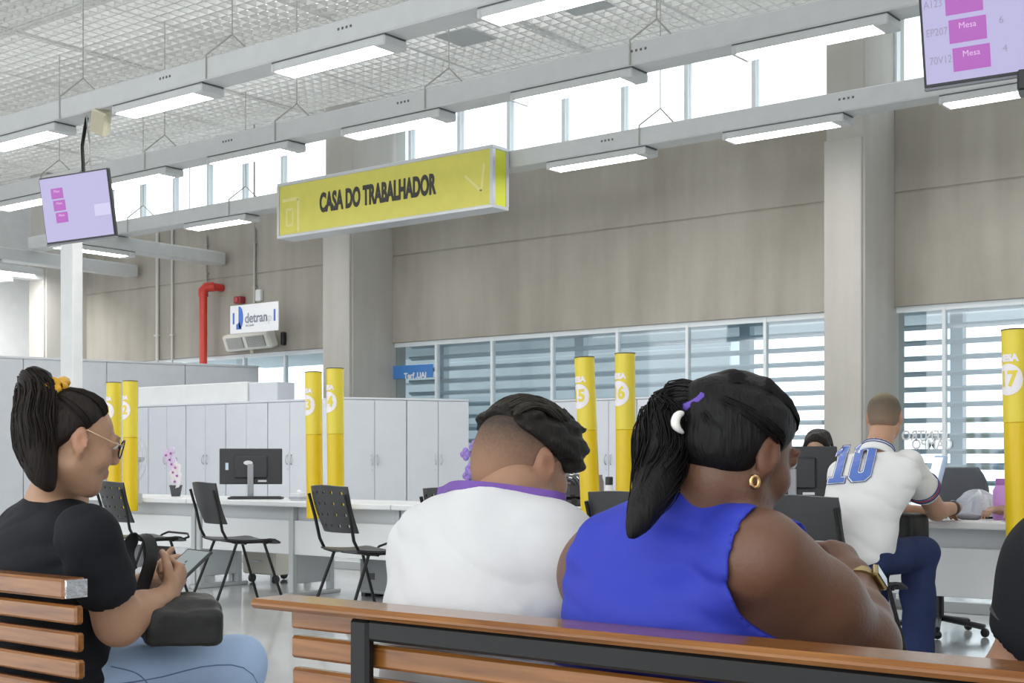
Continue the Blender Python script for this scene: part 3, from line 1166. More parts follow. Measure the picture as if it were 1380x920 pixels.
totem(152, 516, 155, '11', 'left one of the far left pair of yellow totems, behind the spectacles')
totem(175, 514, 176, '12', 'right one of the far left pair of yellow totems, left of the orchid')
totem(421.5, 502, 424.5, '13', 'left one of the yellow totem pair right of the black monitor')
totem(451, 497, 453, '14', 'right one of the yellow totem pair right of the black monitor, above a chair')
totem(785, 482, 797, '15', 'leaning left one of the two yellow totems beside the man in white')
totem(842, 477, 844, '16', 'upright right one of the two yellow totems left of the ponytail')
totem(1366, 445, 1374, '17', 'yellow totem with number 17 at the right edge of the picture', DY=DY5)

# ================================================================== chairs


def chair_proto(perf):
    t = thing('visitor_chair', (0, 0, 0), 'x', 'chair')
    ORG[t.name] = np.zeros(3)
    w = .215

    def seat(u, v):
        x = (u - .5) * 2 * w
        y = -.19 + v * .41
        z = .45 + .012 * (2 * u - 1) ** 2 - .02 * math.sin(math.pi * v) * .7 - .035 * max(0, v - .8) ** 2 * 25
        return (x * (1 - .12 * v * 0), y, z), (0, 0, 1)

    def back(u, v):
        a = (u - .5) * 2
        x = a * (w + .008) * (1 - .10 * (1 - v)) * (1 - .04 * max(0, v - .8) * 5 * abs(a))
        y = -.215 - .085 * v + .045 * a * a - .012 * math.sin(v * 3)
        z = .565 + v * .29 - .02 * a * a * v + .012 * (abs(a) ** 3) * v
        return (x, y, z), (-.2 * a, 1, .25)
    hole = None
    if perf:
        def hole(i, j):
            return i % 4 == 2 and j % 4 == 2 and 2 <= i <= 18 and 2 <= j
    MB().sheet(seat, 12, 10, .012).build('seat', M_chair, t, smooth=40)
    MB().sheet(back, 21 if perf else 14, 17 if perf else 10, .010, hole).build('backrest', M_chair, t, smooth=40)
    for s in (-1, 1):
        x = s * (w - .012)
        MB().tube([(x + s * .012, -.275, .80), (x + s * .008, -.235, .66), (x, -.205, .52), (x, -.17, .455), (x, -.11, .437), (x, .16, .437)], .0105, 8).build('side_frame', M_blackm, t, smooth=50)
        MB().tube([(x, -.10, .435), (x + s * .025, -.27, .0)], .0105, 8).build('leg', M_blackm, t, smooth=50)
        MB().tube([(x, .10, .435), (x + s * .025, .24, .0)], .0105, 8).build('leg', M_blackm, t, smooth=50)
    MB().tube([(-w, -.04, .43), (w, -.04, .43)], .01, 8).tube([(-w, .12, .43), (w, .12, .43)], .01, 8).build('cross_rail', M_blackm, t, smooth=50)
    MB().tube([(-w + .03, .2, .432), (-w + .0, .24, .45), (-w + .06, .26, .47), (w - .06, .26, .47), (w, .24, .45), (w - .03, .2, .432)], .008, 8).build('front_loop', M_blackm, t, smooth=50) if perf else None
    return t


CH = {0: chair_proto(False), 1: chair_proto(True)}
used = set()


def chair(px, Y, head, perf, label, sc=1.06):
    c = CH[perf] if perf not in used else copy_tree(CH[perf])
    used.add(perf)
    c.location = (XY(px, Y), Y, 0)
    c.rotation_euler = (0, 0, -math.radians(head))
    c.scale = (sc, sc, sc)
    c['label'] = label
    c['group'] = 'black visitor chairs'
    return c


chair(195, 6.35, 12, 1, 'black chair with slotted back behind the phone of the seated woman, far left')
chair(322, 6.62, 18, 0, 'black chair with plain back in front of the black monitor')
chair(492, 6.35, 14, 1, 'black chair with slotted back below the yellow totem, left of the man in white')
chair(650, 6.25, 10, 1, 'black chair mostly hidden behind the man in white, only its back top showing')
chair(880, 6.2, 6, 0, 'black chair with plain back between the man in white and the woman in blue')
CM = chair(1130, 6.1, 16, 0, 'black chair with plain back carrying the man with number 10')

# ================================================================== things on and under the counters


def monitor(px, Y, yaw, w, h, zc, label, kb=True):
    x = XY(px, Y)
    t = thing('computer_monitor', (0, 0, 0), label, 'monitor')
    ORG[t.name] = np.zeros(3)
    z = zc - DH
    # local -Y looks at the visitor (rear of the monitor)
    MB().box((-w / 2, 0, z - h / 2), (w / 2, .022, z + h / 2), ch=.006).build('casing', M_black, t)
    MB().box((-w / 2 + .012, .0215, z - h / 2 + .012), (w / 2 - .012, .024, z + h / 2 - .012)).build('display', mat('monitor_display', (.02, .02, .03), .2, emit=((.5, .6, .8), .5)), t)
    MB().box((-.14, -.022, z - .10), (.14, .002, z + .09), ch=.012).build('rear_bulge', M_black, t)
    MB().box((-.025, -.035, .01), (.025, -.012, z + .02), ch=.006).build('stand_neck', mat('silver_grey', (.30, .31, .33), .35), t)
    m = MB().add([(-.13, -.09, 0), (.13, -.09, 0), (.11, .11, 0), (-.11, .11, 0), (-.12, -.08, .016), (.12, -.08, .016), (.10, .10, .012), (-.10, .10, .012)],
                 [(0, 3, 2, 1), (4, 5, 6, 7), (0, 1, 5, 4), (1, 2, 6, 5), (2, 3, 7, 6), (3, 0, 4, 7)])
    m.build('stand_foot', M_black, t)
    m = MB().lathe([(.032, 0), (.03, .003)], n=14)
    m.v = [(a * 1.2, b * .6, c) for a, b, c in m.v]
    place_mb(m, rotx(math.pi / 2), (-.02, -.0225, z + .03)).build('maker_badge', mat('pale_badge', (.7, .7, .72), .3), t)
    MB().box((-w / 2 + .05, -.002, z - .03), (-w / 2 + .075, .001, z + .03)).build('sticker', mat('pale_blue_sticker', (.55, .66, .78), .5), t)
    MB().box((.06, -.002, z - h / 2 + .02), (.13, .001, z - h / 2 + .035)).build('rating_label', mat('pale_badge', (.7, .7, .72), .3), t)
    t.location = (x, Y, DH)
    t.rotation_euler = (0, 0, yaw)
    return t


monitor(338, 7.5, math.radians(43), .52, .30, 1.01, 'black monitor seen from behind beside the white orchid')
MB_ = MB().box((-.22, -.07, 0), (.22, .07, .018), R=rotz(math.radians(40)), c=(XY(345, 7.32), 7.32, DH), ch=.006)
kb = thing('keyboard', (XY(345, 7.32), 7.32, DH), 'black keyboard under the black monitor beside the orchid', 'keyboard')
MB_.build('keyboard_body', M_black, kb)
m = MB()
for j in range(4):
    for i in range(14):
        m.box((-.2 + i * .0288, -.055 + j * .028, .018), (-.176 + i * .0288, -.032 + j * .028, .023), R=rotz(math.radians(40)), c=(XY(345, 7.32), 7.32, DH))
tag(m.build('keys', M_blackm, kb), kind='stuff')
monitor(1068, 7.36, math.radians(24), .52, .31, .995, 'black monitor seen from behind at the shoulder of the man with number 10')

# orchid
x, y = XY(237, 7.42), 7.42
t = thing('potted_orchid', (x, y, DH), 'white and lilac orchid in a dark pot on the far white counter', 'plant')
MB().lathe([(.038, 0), (.054, .085), (.058, .088), (.058, .098), (.05, .098), (.048, .085)], (x, y, DH), 18).build('pot', M_pot, t, smooth=30)
st = [(x, y, DH + .08), (x + .01, y, DH + .16), (x + .03, y - .01, DH + .25), (x + .01, y, DH + .33), (x - .07, y, DH + .37)]
MB().tube(st, .004, 6).build('stem', M_green, t)
rnd = random.Random(3)
M_petw = mat('white_petal', (.80, .77, .86), .55)
for q, (ox, oz, s) in enumerate([(.035, .13, .065), (.065, .18, .06), (.01, .21, .065), (.045, .25, .065), (-.01, .28, .07), (-.035, .32, .07), (-.085, .36, .06), (-.02, .375, .06)]):
    m = MB()
    for k in range(5):
        a = k * 2 * math.pi / 5 + rnd.random()
        c = np.array([x + ox + math.cos(a) * s * .55, y - .03, DH + oz + math.sin(a) * s * .55])
        m.ball(c, (s * .5, .008, s * .5), 10, 6)
    fl = m.build('flower', M_petw if q < 4 else M_lil, t, smooth=True)
    MB().ball((x + ox, y - .042, DH + oz), .010, 8, 6).build('flower_centre', mat('magenta_centre', (.45, .12, .45), .5), fl, smooth=True)

# tissue box
x, y = XY(403, 7.3), 7.3
t = thing('tissue_box', (x, y, DH), 'white and grey tissue box on the far counter left of the yellow totem', 'box')
MB().box((x - .06, y - .05, DH), (x + .06, y + .05, DH + .06), ch=.006).build('box_body', mat('grey_white_card', (.62, .63, .66), .6), t)
MB().box((x - .062, y - .052, DH + .012), (x + .062, y + .052, DH + .03)).build('printed_band', mat('grey_card', (.36, .37, .41), .6), t)
MB().ball((x, y, DH + .065), (.03, .012, .02), 8, 6).build('tissue', M_paper, t, smooth=True)
# little sign in the totem gap
x, y = XY(437, 7.25), 7.25
t = thing('desk_card', (x, y, DH), 'small white card with dark print standing between the two left yellow totems', 'card')
MB().box((x - .05, y, DH), (x + .05, y + .006, DH + .10)).build('card', M_paper, t)
m = MB()
for k in range(4):
    m.box((x - .012 - .006 * (k % 2), y - .002, DH + .02 + .02 * k), (x + .022, y, DH + .032 + .02 * k))
m.build('printed_lines', M_ink, t)
# fan
x, y = XY(180, 8.3), 8.3
t = thing('desk_fan', (x, y, DH - .05), 'round wire desk fan half hidden behind the far left yellow totem', 'fan')
zf = HY(180, 616, 8.3)
m = MB()
for rr in (.27, .2, .13, .06):
    m.tube([(x + rr * math.cos(a), y - .04, zf + rr * math.sin(a)) for a in np.linspace(0, 2 * math.pi, 28)[:-1]], .0035, 5, closed=True)
for k in range(16):
    a = k * math.pi / 8
    m.tube([(x, y - .05, zf), (x + .27 * math.cos(a), y - .04, zf + .27 * math.sin(a))], .002, 4)
M_fan = mat('grey_fan_wire', (.50, .50, .53), .4)
m.build('guard', M_fan, t)
MB().lathe([(.05, 0), (.05, .09)], (0, 0, 0), 14)
mm = MB().lathe([(.06, 0), (.05, .1)], (0, 0, 0), 14)
place_mb(mm, rotx(-math.pi / 2), (x, y, zf)).build('motor', M_fan, t)
MB().tube([(x, y + .05, zf), (x, y + .05, .02)], .014, 8).build('pole', M_fan, t)
MB().lathe([(.2, 0), (.2, .02), (.05, .04)], (x, y + .05, 0), 20).build('base', M_fan, t)
for k in range(3):
    a = k * 2.094
    MB().add([(x, y - .02, zf), (x + .22 * math.cos(a), y - .035, zf + .22 * math.sin(a)), (x + .22 * math.cos(a + .7), y - .01, zf + .22 * math.sin(a + .7)),
              (x, y - .016, zf), (x + .22 * math.cos(a), y - .031, zf + .22 * math.sin(a)), (x + .22 * math.cos(a + .7), y - .006, zf + .22 * math.sin(a + .7))],
             [(0, 1, 2), (3, 5, 4), (0, 3, 4, 1), (1, 4, 5, 2), (2, 5, 3, 0)]).build('blade', mat('pale_blade', (.66, .66, .70), .5), t)

# helmet with pink star
x, y = XY(771, 7.4), 7.4
zt = DH
t = thing('black_helmet', (x, y, zt), 'glossy black helmet with a pink star beside the man in white', 'helmet')
M_gloss = mat('gloss_black', (.012, .012, .016), .08, coat=.6)
s = MB()
s.sheet(lambda u, v: ((x + .115 * math.sin(v * 1.75) * math.cos(u * 2 * math.pi), y + .13 * math.sin(v * 1.75) * math.sin(u * 2 * math.pi), zt + .10 + .13 * math.cos(v * 1.75) - .0),
                      (math.sin(v * 1.75 + .01) * math.cos(u * 2 * math.pi), math.sin(v * 1.75 + .01) * math.sin(u * 2 * math.pi), math.cos(v * 1.75))), 24, 10, .012)
s.build('shell', M_gloss, t, smooth=60)
MB().box((x - .10, y - .11, zt), (x + .10, y + .11, zt + .085), ch=.03).build('chin_bar', M_black, t)
MB().sheet(lambda u, v: ((x + .122 * math.cos(math.pi * (1.15 + .7 * u)), y + .137 * math.sin(math.pi * (1.15 + .7 * u)), zt + .09 + .06 * v),
                         (math.cos(math.pi * (1.15 + .7 * u)), math.sin(math.pi * (1.15 + .7 * u)), .2)), 12, 4, .004).build('visor', mat('smoked_visor', (.05, .05, .06), .05), t, smooth=60)
st, n5 = [], 10
for k in range(n5):
    a = math.pi / 2 + k * math.pi / 5
    r = .045 if k % 2 == 0 else .02
    st.append((x - .035 + r * math.cos(a), y - .142, zt + .10 + r * math.sin(a)))
st2 = [(a, b + .02, c) for a, b, c in st]
MB().add(st + st2, [tuple(range(n5))] + [(i, (i + 1) % n5, n5 + (i + 1) % n5, n5 + i) for i in range(n5)]).build('pink_star', M_pink, t)
MB().tube([(x + .0 + .03 * math.cos(a), y - .135, zt + .19 + .03 * math.sin(a)) for a in np.linspace(0.2, 3, 8)], .007, 6).build('white_stripe', M_paper, t)

# papers and mouse on the counter right of the man in white
x, y = XY(766, 7.13), 7.13
t = thing('clipboard', (x, y, DH), 'dark clipboard with white papers on the counter edge beside the man in white', 'clipboard')
MB().box((-.13, -.09, 0), (.13, .09, .008), R=rotz(.4), c=(x, y, DH), ch=.003).build('board', M_black, t)
MB().box((-.11, -.08, .008), (.10, .07, .016), R=rotz(.45), c=(x, y, DH)).build('paper', M_paper, t)
t = thing('computer_mouse', (x + .12, y + .06, DH), 'dark grey mouse on the papers beside the leaning yellow totem', 'mouse')
MB().ball((x + .12, y + .06, DH + .022), (.04, .06, .022), 12, 8).build('mouse_body', mat('dark_grey_plastic', (.10, .10, .12), .4), t, smooth=True)
# bottle
x, y = XY(821, 7.45), 7.45
t = thing('water_bottle', (x, y, DH), 'white bottle with a black cap between the two middle yellow totems', 'bottle')
MB().lathe([(.032, 0), (.036, .01), (.036, .10), (.028, .135), (.024, .15), (.024, .155)], (x, y, DH), 18).build('bottle_body', M_paper, t, smooth=40)
MB().lathe([(.024, .155), (.026, .157), (.026, .205), (.022, .21)], (x, y, DH), 18).build('cap', M_black, t, smooth=40)
x, y = XY(808, 7.6), 7.6
tag(MB().lathe([(.025, 0), (.03, .01), (.03, .17), (.02, .2), (.02, .22)], (x, y, DH), 16).build('spray_bottle', mat('taupe_plastic', (.25, .20, .20), .5), smooth=40),
    'slim taupe bottle right beside the leaning yellow totem', 'bottle')
# dark screen behind the upright totem
monitor(900, 7.6, math.radians(33), .5, .30, 1.02, 'dark monitor between the upright yellow totem and the ponytail of the woman in blue')

# purple bunch behind the man in white
x, y = XY(638, 7.9), 7.9
t = thing('purple_bunch', (x, y, DH - .1), 'bunch of purple cloth flowers beside the shaved nape of the man in white', 'flowers')
M_pf = mat('purple_petals', (.30, .20, .55), .7, var=.25, vscale=40)
for k in range(9):
    zc = DH - .02 + .055 * k
    a = k * 2.3
    m = MB()
    for q in range(4):
        m.ball((x + .05 * math.cos(a) + .025 * math.cos(q * 1.6), y + .05 * math.sin(a) - .02, zc + .025 * math.sin(q * 1.6)), (.028, .02, .028), 8, 6)
    m.build('flower', M_pf, t, smooth=True)
MB().tube([(x, y, .0), (x, y, 1.2)], .02, 8).build('stem', M_green, t)
MB().lathe([(.09, 0), (.13, .25), (.12, .25), (.1, .2)], (x, y, 0), 16).build('pot', M_pot, t)

# right counter: slanted white screen, grey chair, crumpled white bag, mouse, keyboard, lilac bottle
x0, y0 = XY(1247, 7.35), 7.35
t = thing('tilted_screen', (x0, y0, DH), 'bright tilted screen with a blue edge in front of the man with number 10', 'screen')
ax = math.radians(-62)
Rz = rotz(ax) @ rotx(math.radians(-14))
MB().box((-.19, -.012, .02), (.19, .012, .36), R=Rz, c=(x0, y0, DH), ch=.006).build('casing', mat('pale_blue_casing', (.50, .62, .84), .35), t)
MB().box((-.175, -.0145, .04), (.175, -.012, .345), R=Rz, c=(x0, y0, DH)).build('display', mat('lit_white_screen', (.4, .4, .4), .3, emit=((.86, .93, 1), .8)), t)
MB().box((-.09, -.07, 0), (.09, .09, .02), R=rotz(ax), c=(x0, y0, DH), ch=.006).build('stand_foot', M_black, t)
x, y = XY(1285, 8.35), 8.35
t = thing('office_chair', (x, y, 0), 'dark grey rounded office chair behind the counter at the right', 'chair')
M_ocg = mat('dark_grey_fabric', (.10, .105, .12), .8, bump=.2, bscale=300)


def backf(u, v):
    a = (u - .5) * 2
    ww = .2 * (1 - .35 * max(0, v - .6) ** 2 * 6)
    return (x + a * ww, y - .05 * a * a * -1, .60 + .42 * v), (0, 1, .1)


MB().sheet(backf, 12, 10, .05).build('backrest', M_ocg, t, smooth=60)
MB().box((x - .22, y - .48, .44), (x + .22, y - .02, .52), ch=.03).build('seat', M_ocg, t)
MB().tube([(x, y - .25, .08), (x, y - .25, .45)], .03, 10).build('gas_column', M_black, t)
for k in range(5):
    a = k * 2 * math.pi / 5
    l = MB().tube([(x, y - .25, .10), (x + .28 * math.cos(a), y - .25 + .28 * math.sin(a), .06)], .018, 6).build('base_arm', M_black, t)
    MB().ball((x + .28 * math.cos(a), y - .25 + .28 * math.sin(a), .028), .028, 8, 6).build('caster', M_black, l)
MB().tube([(x, y + .03, .5), (x, y + .03, .7)], .02, 8).build('back_strut', M_black, t)
x, y = XY(1318, 7.5), 7.5
t = thing('crumpled_bag', (x, y, DH), 'crumpled pale plastic bag on the right counter in front of the bright window', 'bag')
m = MB()


def bagf(u, v):
    a = u * 2 * math.pi
    th = v * math.pi / 2
    r = .135 * (1 + .12 * math.sin(5 * a + 3 * v) + .08 * math.sin(11 * a - 7 * v))
    return (x + r * math.cos(th) * math.cos(a), y + .7 * r * math.cos(th) * math.sin(a), DH + .012 + .135 * math.sin(th) * (1 + .1 * math.sin(4 * a))), (math.cos(a) * math.cos(th), math.sin(a) * math.cos(th), math.sin(th) + .01)


m.sheet(bagf, 30, 9, .004).build('bag_film', mat('pale_plastic_film', (.60, .61, .65), .25), t)
MB().box((x - .13, y - .06, DH), (x + .13, y + .06, DH + .022), ch=.006).build('dark_tray', M_black, t)
x, y = XY(1306, 7.16), 7.16
t = thing('grey_mouse', (x, y, DH), 'dark grey mouse between the leaning man and the hand on the right counter', 'mouse')
MB().ball((x, y, DH + .02), (.07, .04, .02), 12, 8).build('mouse_body', mat('mid_grey_plastic', (.2, .2, .23), .4), t, smooth=True)
tag(MB().box((-.10, -.07, 0), (.10, .07, .004), R=rotz(.2), c=(XY(1325, 7.14), 7.14, DH)).build('paper_sheet', M_paper), 'white paper sheet on the edge of the right counter under the hand', 'paper')
x, y = XY(1350, 7.3), 7.3
t = thing('lilac_bottle', (x, y, DH), 'lilac bottle on the right counter, half behind the totem with number 17', 'bottle')
M_lp = mat('lilac_plastic', (.62, .30, .72), .35)
MB().lathe([(.04, 0), (.045, .01), (.045, .16), (.03, .19)], (x, y, DH), 20).build('bottle_body', M_lp, t, smooth=40)
MB().lathe([(.03, .19), (.032, .19), (.032, .22), (.028, .225)], (x, y, DH), 20).build('cap', mat('dark_lilac', (.38, .14, .46), .4), t, smooth=40)

# under the counters
x, y = XY(352, 7.75), 7.75
t = thing('drawer_pedestal', (x, y, 0), 'beige drawer pedestal on black casters under the counter behind the plain black chair', 'cabinet')
MB().box((x - .2, y - .02, .08), (x + .2, y + .45, .56), ch=.006).build('body', M_beigebox, t)
for k, (z0, z1) in enumerate(((.09, .30), (.305, .43), (.435, .55))):
    d = MB().box((x - .195, y - .038, z0), (x + .195, y - .02, z1), ch=.004).build('drawer', M_beigebox if k < 2 else M_black, t)
    MB().box((x - .06, y - .05, (z0 + z1) / 2 - .008), (x + .06, y - .038, (z0 + z1) / 2 + .008), ch=.003).build('handle', M_handle, d)
for sx in (-.15, .15):
    for sy in (.03, .40):
        MB().lathe([(.038, -.015), (.038, .015)], n=14)
        m = MB().lathe([(.03, -.017), (.038, -.01), (.038, .01), (.03, .017)], n=14)
        place_mb(m, roty(math.pi / 2), (x + sx, y + sy, .04)).build('caster', M_black, t, smooth=40)
x, y = XY(497, 7.5), 7.5
t = thing('computer_tower', (x, y, 0), 'grey computer tower on the floor under the counter behind the slotted chair', 'computer')
MB().box((x - .1, y, .03), (x + .24, y + .4, .40), ch=.008).build('casing', mat('grey_tower', (.27, .28, .29), .45), t)
MB().box((x - .08, y - .008, .06), (x + .22, y, .38), ch=.003).build('front_panel', mat('grey_tower_front', (.22, .23, .24), .4), t)
MB().box((x + .0, y - .012, .14), (x + .07, y - .008, .19)).build('badge', M_black, t)
for s in (-.08, .2):
    MB().box((x + s - .02, y + .02, 0), (x + s + .02, y + .38, .03)).build('foot', M_black, t)
x, y = XY(212, 7.6), 7.6
t = thing('waste_bin', (x, y, 0), 'dark waste bin under the far left counter', 'bin')
MB().lathe([(.12, 0), (.16, .36), (.165, .37), (.155, .37), (.12, .03)], (x, y, 0), 24).build('bin_body', mat('dark_bin', (.06, .05, .05), .5), t, smooth=40)
MB().lathe([(.165, .36), (.172, .365), (.172, .385), (.16, .385)], (x, y, 0), 24).build('rim', M_black, t, smooth=40)
x, y = XY(407, 8.3), 8.3
t = thing('foot_rest', (x, y, 0), 'white sloping foot rest on the floor behind the counter left of the yellow totems', 'foot rest')
MB().add([(x - .26, y - .18, .10), (x + .26, y - .18, .10), (x + .26, y + .18, .22), (x - .26, y + .18, .22), (x - .26, y - .18, .14), (x + .26, y - .18, .14), (x + .26, y + .18, .26), (x - .26, y + .18, .26)],
         [(0, 3, 2, 1), (4, 5, 6, 7), (0, 1, 5, 4), (1, 2, 6, 5), (2, 3, 7, 6), (3, 0, 4, 7)]).build('plate', M_white, t)
for s in (-.22, .22):
    MB().box((x + s - .015, y - .17, 0), (x + s + .015, y - .14, .12)).build('support', M_metalgrey, t)
    MB().box((x + s - .015, y + .14, 0), (x + s + .015, y + .17, .23)).build('support', M_metalgrey, t)
x, y = XY(277, 8.0), 8.0
t = thing('cable_bundle', (x, y, 0), 'black cables with plugs hanging near the floor under the far counter', 'cable')
m = MB()
rnd = random.Random(5)
for k in range(5):
    a = x - .1 + .05 * k
    m.tube([(a, y, .62), (a + rnd.uniform(-.06, .06), y, .4), (a + rnd.uniform(-.1, .1), y - .02, .2), (a + rnd.uniform(-.05, .05), y, .012)], .008, 6)
m.build('cable', M_blackm, t)
for k in range(3):
    MB().box((x - .1 + .08 * k, y - .03, 0), (x - .05 + .08 * k, y + .03, .07), ch=.008).build('plug', M_black, t)

# ================================================================== benches
BY0 = 1.62


def bench(x0, x1, label, end_cap, post_xs, plate_over, bar):
    t = thing('waiting_bench', ((x0 + x1) / 2, BY0 + .25, 0), label, 'bench')
    # back slats seen from behind; the top rail is a broad board
    zt = .828
    xa = x0 + (.07 if plate_over else 0)
    if bar:
        MB().box((x0, BY0 - .015, zt - .018), (x1, BY0 + .085, zt), ch=.007).build('top_rail', M_wood, t)
        MB().box((xa, BY0 + .022, zt - .052), (x1, BY0 + .042, zt - .019), ch=.004).build('slat', M_wood, t)
    else:
        MB().box((x0, BY0 - .005, zt - .042), (x1 - .004, BY0 + .055, zt), ch=.006).build('top_rail', M_wood, t)
    for k in range(1, 6):
        z1 = zt - .05 - .0575 * k + (.0 if not bar else .005) + .038 - .0
        yk = BY0 + .020 + .002 * k
        if not bar:
            z1 = zt - .0575 * k
        MB().box((xa, yk, z1 - .040), (x1, yk + .022, z1), ch=.005).build('slat', M_wood, t)
    if end_cap:
        MB().box((x1 - .004, BY0 + .0, zt - .040), (x1 + .002, BY0 + .05, zt - .002)).build('end_cap', M_endcap, t)
    for k in range(6):
        yk = BY0 + .09 + .075 * k
        MB().box((x0 + .03, yk, .425), (x1 - .0, yk + .06, .45), ch=.006).build('seat_slat', M_wood, t)
    for px in post_xs:
        MB().box((px - .022, BY0 - .004, .0), (px + .022, BY0 + .018, zt - .019), ch=.006).build('back_post', M_blackm, t)
        f = MB().box((px - .02, BY0 + .018, .385), (px + .02, BY0 + .52, .423), ch=.005)
        f.box((px - .02, BY0 + .49, 0), (px + .02, BY0 + .53, .39), ch=.005).box((px - .02, BY0 - .02, 0), (px + .02, BY0 + .55, .025), ch=.005)
        f.build('leg_frame', M_blackm, t)
    if bar:
        MB().box((post_xs[0] + .022, BY0 - .004, zt - .055), (x1 - .05, BY0 + .02, zt - .0185), ch=.005).build('back_bar', M_blackm, t)
    return t


bench(-4.6, XY(89, BY0), 'slatted wooden bench at the left edge carrying the woman in the black t-shirt', True, [-4.4, -3.3], False, False)
bench(XY(343, BY0), .55, 'slatted wooden bench across the foreground under the woman in blue', False, [XY(484, BY0), .2], True, True)
# ================================================================== organic shapes: distance fields turned into one closed mesh
_rng = np.random.RandomState(11)
_LAT = _rng.rand(32, 32, 32).astype(np.float32) * 2 - 1


def vnoise(P):
    """smooth value noise, about -1..1"""
    i = np.floor(P).astype(int)
    f = (P - i).astype(np.float32)
    f = f * f * (3 - 2 * f)
    i &= 31
    j = (i + 1) & 31
    x, y, z = f.T
    L = _LAT
    c00 = L[i[:, 0], i[:, 1], i[:, 2]] * (1 - x) + L[j[:, 0], i[:, 1], i[:, 2]] * x
    c10 = L[i[:, 0], j[:, 1], i[:, 2]] * (1 - x) + L[j[:, 0], j[:, 1], i[:, 2]] * x
    c01 = L[i[:, 0], i[:, 1], j[:, 2]] * (1 - x) + L[j[:, 0], i[:, 1], j[:, 2]] * x
    c11 = L[i[:, 0], j[:, 1], j[:, 2]] * (1 - x) + L[j[:, 0], j[:, 1], j[:, 2]] * x
    return (c00 * (1 - y) + c10 * y) * (1 - z) + (c01 * (1 - y) + c11 * y) * z


def V3(*a):
    return np.array(a, float)


class Frame:
    """local x right, y forward, z up; heading clockwise from +Y (radians), pitch down positive, roll"""

    def __init__(s, o, heading=0, pitch=0, roll=0, scale=1.0):
        s.o = np.asarray(o, float)
        s.R = rotz(-heading) @ rotx(-pitch) @ roty(roll)
        s.s = scale

    def __call__(s, x, y=None, z=None):
        p = np.asarray(x, float) if y is None else V3(x, y, z)
        return s.o + s.R @ (p * s.s)

    def inv(s, P):
        return ((P - s.o) @ s.R) / s.s


ID = Frame((0, 0, 0))


